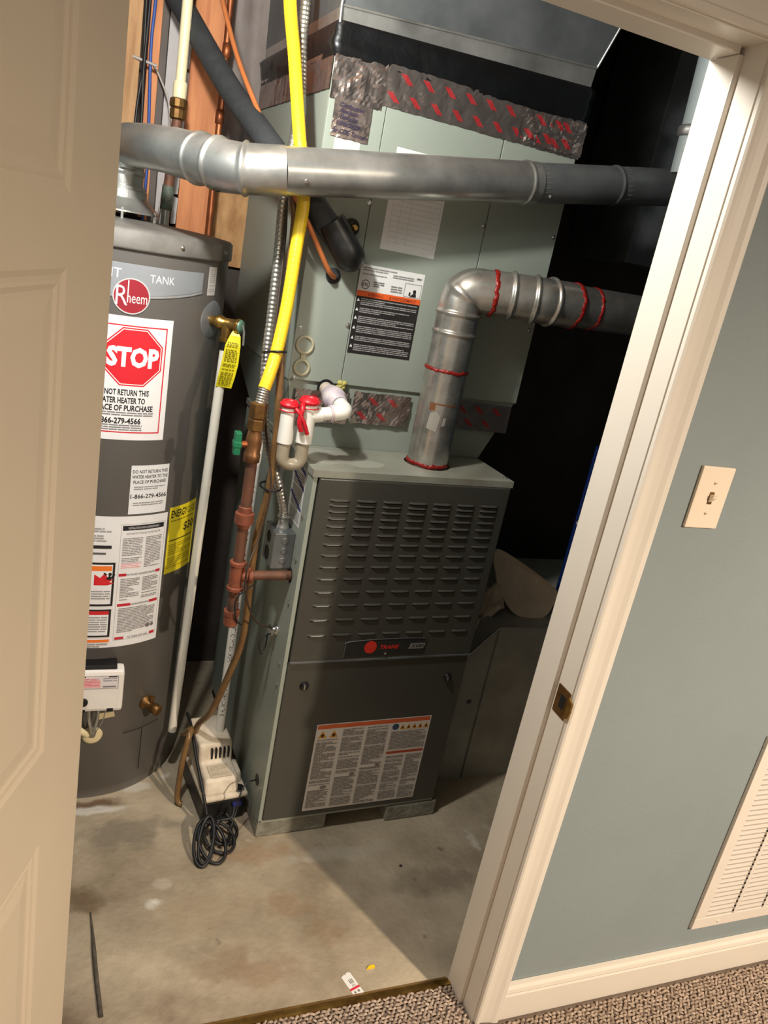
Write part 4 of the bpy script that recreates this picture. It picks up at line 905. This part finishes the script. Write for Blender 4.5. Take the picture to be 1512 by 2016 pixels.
# gas supply: yellow flexible line, valve, black iron drop
GX, GY = -.5275, .697
GS = empty('gas_supply_line', (GX, GY, .66), 'yellow flexible gas line feeding a rusty brown iron gas pipe', 'gas line')
yp = spline([(-.530, .98, 2.32), (-.527, .95, 2.155), (-.508, .89, 2.008), (-.492, .81, 1.848), (-.479, .79, 1.786), (-.469, .785, 1.712), (-.473, .775, 1.624), (-.481, .755, 1.486), (-.496, .730, 1.382), (-.511, .710, 1.324), (-.520, .702, 1.294)], .003)
b = MB(); b.tube(yp, lambda i: .0150+.0002*math.sin(i*1.6), M['yellow'], 18); b.build('yellow_jacket', GS)
cs = dense([(-.519, .702, 1.300), (-.526, .698, 1.252)], .0015); b = MB(); b.tube(cs, lambda i: .0128+.0016*math.sin(i*1.5), M['conduit'], 18); b.build('corrugated_end', GS)
b = MB(); b.lathe([(.015, 1.262), (.0215, 1.258), (.0215, 1.226), (.019, 1.222), (.021, 1.219), (.021, 1.196), (.016, 1.192)], M['brassd'], (GX-.001, GY, 0), seg=6, smooth=False); b.build('brass_nut', GS)
b = MB(); b.lathe([(.0165, 1.196), (.0165, 1.186), (.018, 1.18), (.020, 1.160), (.018, 1.138), (.020, 1.136), (.020, 1.116), (.016, 1.114)], mat('bronze_valve', (146, 102, 66), .42, .7, rgb2=(110, 74, 48), vscale=30), (GX-.002, GY, 0), seg=20); b.tube([(GX, GY, 1.158), (GX-.034, GY-.006, 1.158)], .0085, M['copper'], 12); VA = b.build('shutoff_valve', GS)
b = MB(); b.box((GX-.050, GY-.017, 1.132), (GX-.034, GY+.006, 1.188), M['green_h'], bev=.003); b.box((GX-.052, GY-.018, 1.15), (GX-.032, GY+.007, 1.166), M['green_h'], bev=.003); b.build('valve_handle', VA)
b = MB(); b.tube([(GX, GY, 1.118), (GX, GY, .985)], .0138, M['iron'], 20); b.tube([(GX, GY, .968), (GX, GY, .848)], .0138, M['iron'], 20); b.tube([(GX, GY, .79), (GX, GY, .70)], .0138, M['iron'], 20); b.build('vertical_nipples', GS)
b = MB(); b.lathe([(.014, 1.000), (.0165, .998), (.0165, .984), (.0235, .982), (.0235, .956), (.0165, .954), (.0165, .944)], M['ironr'], (GX, GY, 0), seg=28, smooth=False); b.build('union', GS)
b = MB(); b.lathe([(.0185, .852), (.0215, .850), (.0215, .842), (.0185, .840), (.0185, .782), (.0215, .780), (.0215, .772), (.0185, .770)], M['ironr'], (GX, GY, 0), seg=28, smooth=False); b.lathe([(.017, .0), (.017, .026), (.0205, .028), (.0205, .038)], M['ironr'], (GX, GY, .811), EU, seg=28, smooth=False); b.build('tee', GS)
g0 = Vector((GX, GY, .811)); b = MB(); b.tube([g0+EU*.036, g0+EU*.168], .0125, M['iron'], 20); b.build('branch_pipe', GS)
b = MB(); b.lathe([(.0205, .712), (.0205, .700), (.0185, .698), (.0185, .672), (.015, .668)], M['ironr'], (GX, GY, 0), seg=28, smooth=False); b.build('drip_cap', GS)
# flexible conduit
cd = spline([(-.49, .97, 2.32), (-.485, .95, 2.085), (-.482, .90, 1.943), (-.490, .88, 1.831), (-.497, .868, 1.707), (-.495, .856, 1.593), (-.497, .835, 1.451), (-.501, .808, 1.331), (-.496, .785, 1.234), (-.482, .764, 1.15), (-.452, .752, 1.075), (-.424, .750, 1.002), (-.4127, .7504, .955)], .0014)
b = MB(); b.tube(cd, lambda i: .0105+.0017*abs(math.sin(i*.42)), M['conduit'], 14); tag(b.build('flexible_conduit'), 'ribbed silver metal conduit running down into the junction box', 'conduit')
# amber drain tubing to the pump and cables bundled with it
b = MB(); b.tube(spline([(-.487, .92, 2.0), (-.482, .870, 1.80), (-.478, .850, 1.721), (-.474, .826, 1.678), (-.478, .790, 1.575), (-.483, .752, 1.436), (-.478, .728, 1.294), (-.471, .722, 1.183), (-.470, .722, 1.04), (-.484, .726, .915), (-.484, .726, .80), (-.480, .735, .613), (-.496, .757, .49), (-.520, .820, .317), (-.540, .885, .225), (-.545, .905, .165)]), .0095, M['tube'], 14)
tag(b.build('drain_tube'), 'amber vinyl tube curving down from the pipes to the condensate pump', 'tube')
b = MB(); b.tube(spline([(-.575, .905, .18), (-.560, .880, .215), (-.572, .850, .20), (-.585, .835, .10), (-.588, .820, .01), (-.575, .812, SL+.010)]), .0085, M['tube'], 14)
tag(b.build('overflow_tube'), 'amber vinyl tube looping down to the concrete floor behind the pump', 'tube')
b = MB(); b.tube(spline([(-.492, .93, 2.0), (-.489, .880, 1.75), (-.486, .842, 1.62), (-.492, .80, 1.40), (-.499, .76, 1.25), (-.496, .735, 1.19), (-.470, .706, 1.05), (-.482, .704, .915), (-.508, .671, .85), (-.505, .668, .775), (-.467, .685, .689), (-.412, .735, .640), (-.393, .745, .626)]), .0028, M['wire'], 8)
tag(b.build('thermostat_cable'), 'thin brown control cable looping round the gas tee to the furnace side', 'cable')
b = MB(); b.tube(spline([(-.487, .670, .80), (-.527, .667, .76), (-.520, .672, .70), (-.500, .690, .672)]), .0022, M['wirek'], 8); tag(b.build('cable_stub'), 'short black cable end curled below the gas tee', 'cable')
b = MB(); b.tube(spline([(-.393, .742, .622), (-.425, .728, .612), (-.436, .722, .590), (-.425, .722, .565), (-.416, .730, .585), (-.413, .735, .62)], .004), .0022, M['wirek'], 8); tag(b.build('looped_wire'), 'small black wire loop at the furnace side cable clamp', 'cable')
def ring(name, C, ax, r, m, lab, t=.0028):
    ax = Vector(ax).normalized(); up = Vector((0, 1, 0)); a1 = (up-ax*up.dot(ax)).normalized(); a2 = ax.cross(a1); C = Vector(C)
    b = MB(); b.tube([C+(a1*math.cos(2*math.pi*k/28)*r[1]+a2*math.sin(2*math.pi*k/28)*r[0]) for k in range(29)], t, M[m], 8, caps=False); tag(b.build(name), lab, 'cable tie')
ring('cable_tie', (-.493, .765, 1.372), (-.1, .2, 1), (.026, .056), 'tapeb', 'black cable tie round the yellow gas line and conduit')
ring('cable_tie', (-.462, .742, 1.040), (0, 0, 1), (.026, .036), 'tapeb', 'black cable tie round the amber tube above the junction box')
# white condensate pipe with printing
pc = Vector((-.471, .90, 0)); b = MB(); b.tube([pc+EZ*.17, pc+EZ*1.165], .0134, M['pvc'], 20)
WP = b.build('condensate_pipe'); tag(WP, 'white plastic pipe with black printed lettering beside the furnace', 'pipe')
CMn = lambda x, y, h: Vector((pc.x+(.0134+h)*math.cos(R(-105)+y/.0134), pc.y+(.0134+h)*math.sin(R(-105)+y/.0134), .20+x))
for it_ in [('text', .05, -.004, .017, '3/4" SCH40 PVC', (60, 58, 58), {'bold': 0, 'sx': 1.}), ('text', .235, -.004, .017, 'IPEX ASTM D1785', (60, 58, 58), {'bold': 0}), ('text', .405, -.004, .017, 'NSF', (40, 40, 40), {'bold': .02}), ('text', .450, -.004, .015, 'pw-G-07 Conf', (50, 48, 48), {'bold': 0}), ('text', .58, -.004, .017, 'Rated PVC', (60, 58, 58), {'bold': 0}), ('text', .72, -.004, .017, 'PVC 1/2/3', (90, 88, 88), {'bold': 0})]:
    b = MB(); printed(b, CMn, [it_], h0=.0003); b.build('pipe_lettering', WP)

# condensate trap
TR = empty('condensate_trap', F(-.03, .04, 1.1), 'white condensate trap with red caps and clear U bend at the coil drain', 'condensate trap')
p0 = F(.068, CD0, 1.281); p1 = F(.076, .050, 1.258)
b = MB(); b.tube([p0, p0.lerp(p1, .5)], .0175, mat('dull_pvc', (196, 180, 162), .5, var=.1, vscale=30), 20); b.build('drain_stub', TR)
axn = (p1-p0).normalized(); b = MB(); b.lathe([(.020, 0), (.024, .004), (.024, .022), (.030, .026), (.030, .050), (.024, .054), (.023, .074), (.019, .076)], M['pvcv'], p0.lerp(p1, .20), axn, 24); b.build('union', TR)
b = MB(); tee = F(-.026, .040, 1.244)
ee = polyarc([p0.lerp(p1, .72), p1, p1.lerp(tee, .38)], .03, 8); b.tube(ee, .0195, M['pvc'], 24); b.lathe([(.0205, 0), (.0205, .006)], M['pvcv'], p1.lerp(tee, .38), tee-p1, 24); b.build('elbow', TR)
b = MB(); b.tube([p1.lerp(tee, .36), tee], .0160, M['pvc'], 20); b.build('cross_pipe', TR)
b = MB(); b.tube([tee+EZ*.034, tee-EZ*.068], .0200, M['pvc'], 24); b.tube([tee, tee.lerp(p1, .34)], .0195, M['pvc'], 24); b.build('tee', TR)
lt = F(-.0735, .040, 1.244)
b = MB(); b.tube([lt+EZ*.022, lt-EZ*.072], .0185, M['pvc'], 24); b.build('vent_leg', TR)
b = MB(); b.tube(polyarc([tee-EZ*.062, Vector((tee.x, tee.y, 1.118)), Vector((lt.x, lt.y, 1.118)), lt-EZ*.066], .045, 12), .0155, M['clear'], 20); b.build('u_bend', TR)
for P_, r_ in ((tee+EZ*.034, .023), (lt+EZ*.022, .021)):
    b = MB(); b.lathe([(r_, -.006), (r_+.003, -.002), (r_+.003, .002), (r_, .004), (r_-.003, .010), (r_-.007, .010), (r_-.008, .004)], M['redpl'], P_, seg=28); b.build('red_cap', TR)
    b = MB(); b.tube([P_+Vector((math.cos(R(a_))*(r_+.001), math.sin(R(a_))*(r_+.001), -.014)) for a_ in range(0, 361, 15)], .0016, M['redpl'], 8, caps=False); b.build('cap_ring', TR)
b = MB(); mid = (tee+lt)/2
b.tube(spline([tee+Vector((-.02, -.015, .028)), mid+Vector((.002, -.026, .02)), mid+Vector((-.002, -.028, -.012)), mid+Vector((.006, -.026, -.034))], .006), .0062, M['redpl'], 10); b.tube(spline([lt+Vector((.012, -.018, .016)), mid+Vector((-.004, -.028, .008)), mid+Vector((.010, -.03, -.014)), mid+Vector((.022, -.026, -.040))], .006), .0052, M['redpl'], 10); b.build('cap_tether', TR)

# ------------------------------------------------------------------ condensate pump
PM = empty('condensate_pump', (-.465, .83, SL), 'cream condensate pump with vent slots on a black tank beside the furnace', 'pump')
pa = R(8)
def PT(x, y, z): return Vector((-.463+x*math.cos(pa)-y*math.sin(pa), .735+x*math.sin(pa)+y*math.cos(pa), z))
b = MB(); b.box((-.064, .004, SL), (.064, .245, .066), M['black'], PT, bev=.010); b.build('reservoir_tank', PM)
b = MB(); b.box((-.068, 0, .064), (.068, .252, .078), M['pump'], PT, bev=.006); b.build('lid_plate', PM)
b = MB(); poly = [(.012, .076), (.030, .122), (.098, .128), (.112, .184), (.232, .198), (.244, .185), (.246, .076)]
b.prism(poly, -.060, .042, M['pump'], lambda y, z, x: PT(x, y, z)); o = b.build('motor_cover', PM); md = o.modifiers.new('bev', 'BEVEL'); md.width = .010; md.segments = 3
b = MB(); b.prism([(.050, .076), (.062, .108), (.12, .112), (.12, .076)], .040, .062, M['pump'], lambda y, z, x: PT(x, y, z)); o = b.build('side_housing', PM); md = o.modifiers.new('bev', 'BEVEL'); md.width = .006; md.segments = 2
for k in range(5):
    b = MB(); x = -.022+k*.0125; b.box((x-.0022, .0985, .139), (x+.0022, .112, .172), M['dark'], PT); o = b.build('vent_slot', PM)
b = MB(); b.lathe([(.017, 0), (.017, .002), (.013, .003)], M['black'], PT(.046, .026, .078), EZ, 20); b.build('inlet_cap', PM)
label('rating_label', planemap(PT(-.040, .034, .1246), (PT(1, 0, 0)-PT(0, 0, 0)), (PT(0, .99, .085)-PT(0, 0, 0)), (0, -.08, 1)), .062, .052, [('lines', .004, .004, .058, .048, .006, (170, 156, 136))], PM, (196, 182, 160), seed=21)
b = MB(); b.box((.022, -.006, .036), (.050, .006, .050), mat('blue_wire_nut', (28, 34, 92), .4, var=.1), PT, bev=.003); b.build('wire_nut', PM)
# power cord, coiled on the floor in front of the pump
cpts = [(-.560, .98, .20), (-.553, .92, .19), (-.545, .83, .15), (-.532, .74, .10), (-.520, .70, .045), (-.525, .675, .03)]
for (cx_, cy_, rx, ry, a_, tl) in ((-.535, .630, .022, .062, -10, .05), (-.512, .628, .030, .055, 12, .045), (-.488, .650, .034, .046, 30, .03), (-.470, .675, .040, .034, 55, .025), (-.528, .632, .016, .056, -14, .06), (-.470, .690, .046, .022, 75, .03)):
    ca, sa = math.cos(R(a_)), math.sin(R(a_))
    for k in range(0, 9):
        t_ = R(90-k*45); X, Y = 1.2*rx*math.cos(t_), 1.05*ry*math.sin(t_)
        cpts.append((cx_+X*ca-Y*sa, cy_+X*sa+Y*ca, SL+.006+max(0, tl*(.5+.5*math.sin(t_)))))
cpts += [(-.45, .70, .03), (-.44, .715, .055)]
b = MB(); b.tube(spline(cpts, .006), .0047, M['wirek'], 10); tag(b.build('power_cord'), 'black power cord in loose loops on the floor before the pump', 'power cord')
b = MB(); b.tube(spline([F(-.004, .060, .150), F(-.035, .05, .150), F(-.055, .03, .125), F(-.062, .02, .085), F(-.08, -.01, .06), F(-.09, -.012, .045)]), .0022, M['wirek'], 8); tag(b.build('pump_switch_wire'), 'thin black wire from the furnace grommet to the pump', 'cable')

# ------------------------------------------------------------------ cables at the stud bay
for nm, m, pts, lab in (('hanging_cable', 'wirek', [(-.806, 1.485, 2.46), (-.806, 1.485, 2.164), (-.803, 1.485, 1.989), (-.812, 1.485, 1.87), (-.818, 1.48, 1.5)], 'black cable hanging against the framing left of the blue cable'),
                        ('hanging_cable', 'wirek', [(-.797, 1.48, 2.46), (-.797, 1.48, 2.164), (-.801, 1.475, 1.989), (-.797, 1.475, 1.87), (-.79, 1.475, 1.5)], 'black cable hanging right against the blue cable'),
                        ('hanging_cable', 'wireb', [(-.780, 1.48, 2.46), (-.783, 1.48, 2.169), (-.786, 1.48, 2.057), (-.777, 1.48, 1.871), (-.772, 1.48, 1.742), (-.776, 1.48, 1.5)], 'blue cable hanging against the framing above the water heater'),
                        ('hanging_cable', 'wirew', [(-.775, 1.53, 2.02), (-.748, 1.51, 1.975), (-.722, 1.50, 1.91), (-.715, 1.50, 1.754), (-.730, 1.50, 1.6), (-.735, 1.5, 1.4)], 'thin gray cable curving down the drywall strip')):
    b = MB(); b.tube(spline(pts), .0042 if m != 'wirew' else .003, M[m], 10); tag(b.build(nm), lab, 'cable', 'cables above the water heater')

# ------------------------------------------------------------------ right side: return duct, board, carton, riser
RD = empty('return_air_duct', (.62, 1.0, SL), 'gray galvanized return duct box standing on the floor right of the furnace', 'duct')
x0_, x1_ = .232, 1.15
b = MB(); poly = [(x0_, SL), (x1_, SL), (x1_, .577), (.372, .577), (x0_, .42)]
b.prism(poly, .83, 1.40, mat('return_duct_metal', (168, 166, 156), .5, .1, rgb2=(140, 138, 130), vscale=6), lambda x, z, y: Vector((x, y, z))); b.build('duct_box', RD)
b = MB(); b.tube([(x0_+.004, .829, .425), (.372, .829, .579), (1.15, .829, .579)], .004, M['galv'], 8); b.build('seam_edge', RD)
b = MB(); b.tube([(.372, .828, .572), (.372, .828, SL+.004)], .0025, M['galvd'], 6); b.build('standing_seam', RD)
screw(RD, Vector((.33, .83, .30)), (0, -1, 0), .006, 'galvd')
# rounded beige board leaning on the duct
b = MB(); o_ = Vector((.42, .93, .580)); ux = Vector((1, .10, -.05)).normalized(); uy = Vector((0, .45, .9)).normalized()
out = [(.012, .06), (.05, .012), (.10, .0), (.16, .006), (.205, .045), (.225, .10), (.005, .215), (-.005, .12)]
P = spline([(x, y, 0) for x, y in out]+[(out[0][0], out[0][1], 0)], .012)
P = [(q.x, q.y) for q in P[:-1]]
b.prism(P, 0, .006, M['sheet'], lambda x, y, h: o_+ux*x+uy*y+ux.cross(uy)*(-h)+Vector((0, -.05*math.sin(x*9), 0)))
tag(b.build('rounded_board'), 'beige board with rounded edge leaning on top of the return duct', 'board')
b = MB(); vs = []; fs = []; o_ = Vector((.262, .90, .470))
for i in range(11):
    for j in range(7):
        a_, c_ = i/10, j/6
        q = Vector((.262+.165*a_, .905+.10*c_+.015*math.sin(i*1.3), .470+.145*a_+.035*c_+.018*math.sin(i*1.7+j)+.020*noise.noise(Vector((i*.6, j*.7, 2)))+ .012))
        vs.append(q)
for i in range(10):
    for j in range(6): k = i*7+j; fs.append((k, k+7, k+8, k+1))
b.add(vs, fs, M['sheet'], True); o = b.build('crumpled_cloth'); md = o.modifiers.new('t', 'SOLIDIFY'); md.thickness = .004; tag(o, 'crumpled beige cloth draped over the sloped duct corner by the furnace', 'cloth')
BC = empty('blue_carton', (.80, 1.08, .577), 'tall blue cardboard carton with a white diamond mark standing on the return duct', 'carton')
b = MB(); b.box((.684, 1.0, .578), (.95, 1.012, 1.165), M['bluebox'], bev=.003); b.build('box_body', BC)
b = MB(); printed(b, planemap((.672, .9995, .578), (1, 0, 0), (0, 0, 1), (0, -1, 0)), [('poly', [(.008, .315), (.045, .275), (.082, .315), (.045, .355)], (214, 210, 206)), ('poly', [(.016, .315), (.045, .284), (.074, .315), (.045, .346)], (14, 40, 100)), ('text', .045, .308, .018, 'UPC', (214, 210, 206), {'al': 'c'})][:2]); b.build('diamond_mark', BC)
RS = empty('duct_riser', (.50, .70, 1.9), 'pale gray round duct riser with a collar in the upper right corner', 'duct')
b = MB(); b.tube([(.505, .72, 1.97), (.483, .72, 2.46)], .045, mat('pale_riser', (150, 158, 158), .5, .2, var=.1, vscale=8), 28); b.build('riser_pipe', RS)
b = MB(); b.lathe([(.050, 0), (.054, .004), (.054, .022), (.050, .026)], M['galv'], (.5035, .72, 2.055), (-.022, 0, .49), 28); b.build('collar', RS)
b = MB(); b.box((.468, .676, 2.033), (.491, .690, 2.050), M['redpl'], bev=.003); b.build('red_tape', RS)
b = MB(); b.box((.70, 1.15, 1.75), (1.1, 1.5, 2.46), M['galvd'], bev=.003); tag(b.build('branch_duct'), 'dim rectangular duct hanging in the dark right of the coil case', 'duct')

# ------------------------------------------------------------------ small things on the floor
pt = empty('price_tag', (-.228, .152, SL), 'small white hang tag with red stripe lying on the concrete', 'tag')
ta = R(-72); e1_ = Vector((math.cos(ta), math.sin(ta), 0)); e2_ = Vector((-math.sin(ta), math.cos(ta), 0)); to = Vector((-.2615, .180, SL+.0004))
mp = planemap(to, e1_, e2_, EZ)
b = MB(); b.prism([(.004, 0), (.062, 0), (.064, .003), (.064, .023), (.061, .027), (.003, .027), (0, .022), (0, .016), (.004, .014), (.001, .010)], 0, .0008, M['paper'], lambda x, y, h: mp(x, y, h)); b.build('tag_card', pt)
b = MB(); printed(b, mp, [('rect', .040, 0, .046, .027, (206, 46, 66)), ('lines', .018, .006, .030, .022, .004, (110, 106, 104)), ('lines', .033, .008, .039, .020, .003, (120, 116, 114)), ('rect', .050, .005, .056, .010, (130, 126, 120)), ('rect', .050, .015, .056, .021, (130, 126, 120))], h0=.001); b.build('tag_print', pt)
b = MB(); b.prism([(-.011, -.003), (-.004, .0025), (.003, .004), (.010, .0035), (.012, -.001), (.010, -.004), (-.008, -.004)], 0, .004, M['yellow'], lambda x, y, h: Vector((-.180+x, .189+y, SL+h)))
tag(b.build('yellow_scrap'), 'tiny yellow plastic scrap lying near the hang tag', 'scrap')
b = MB(); b.lathe([(.0045, 0), (.005, .001), (.003, .003), (0, .0035)], mat('dark_pebble', (52, 30, 40), .5, var=.2), (.016, .487, SL), seg=12); tag(b.build('pebble'), 'small dark round pebble on the shaded concrete', 'pebble')
b = MB(); b.tube(spline([(-.829, .468, SL+.002), (-.824, .40, SL+.002), (-.818, .30, SL+.003), (-.808, .187, SL+.003)]), lambda i: .0016+.0004*min(i, 9), mat('weathered_stick', (88, 80, 68), .85, rgb2=(60, 54, 46), vscale=60), 8); tag(b.build('stick'), 'thin weathered gray stick lying on the concrete by the open door', 'stick')

# porcelain lampholder that carries the utility-room bulb
lh = empty('lampholder', (BULB[0], BULB[1], 2.30), 'white porcelain lampholder on the utility room ceiling', 'lamp')
b = MB(); b.lathe([(.055, 2.4605), (.055, 2.445), (.035, 2.42), (.028, 2.36)], M['white'], (BULB[0], BULB[1], 0), seg=32); b.build('porcelain_base', lh)
b = MB(); b.lathe([(.013, 2.36), (.013, 2.245)], M['brass'], (BULB[0], BULB[1], 0), seg=16); b.build('socket_stem', lh)
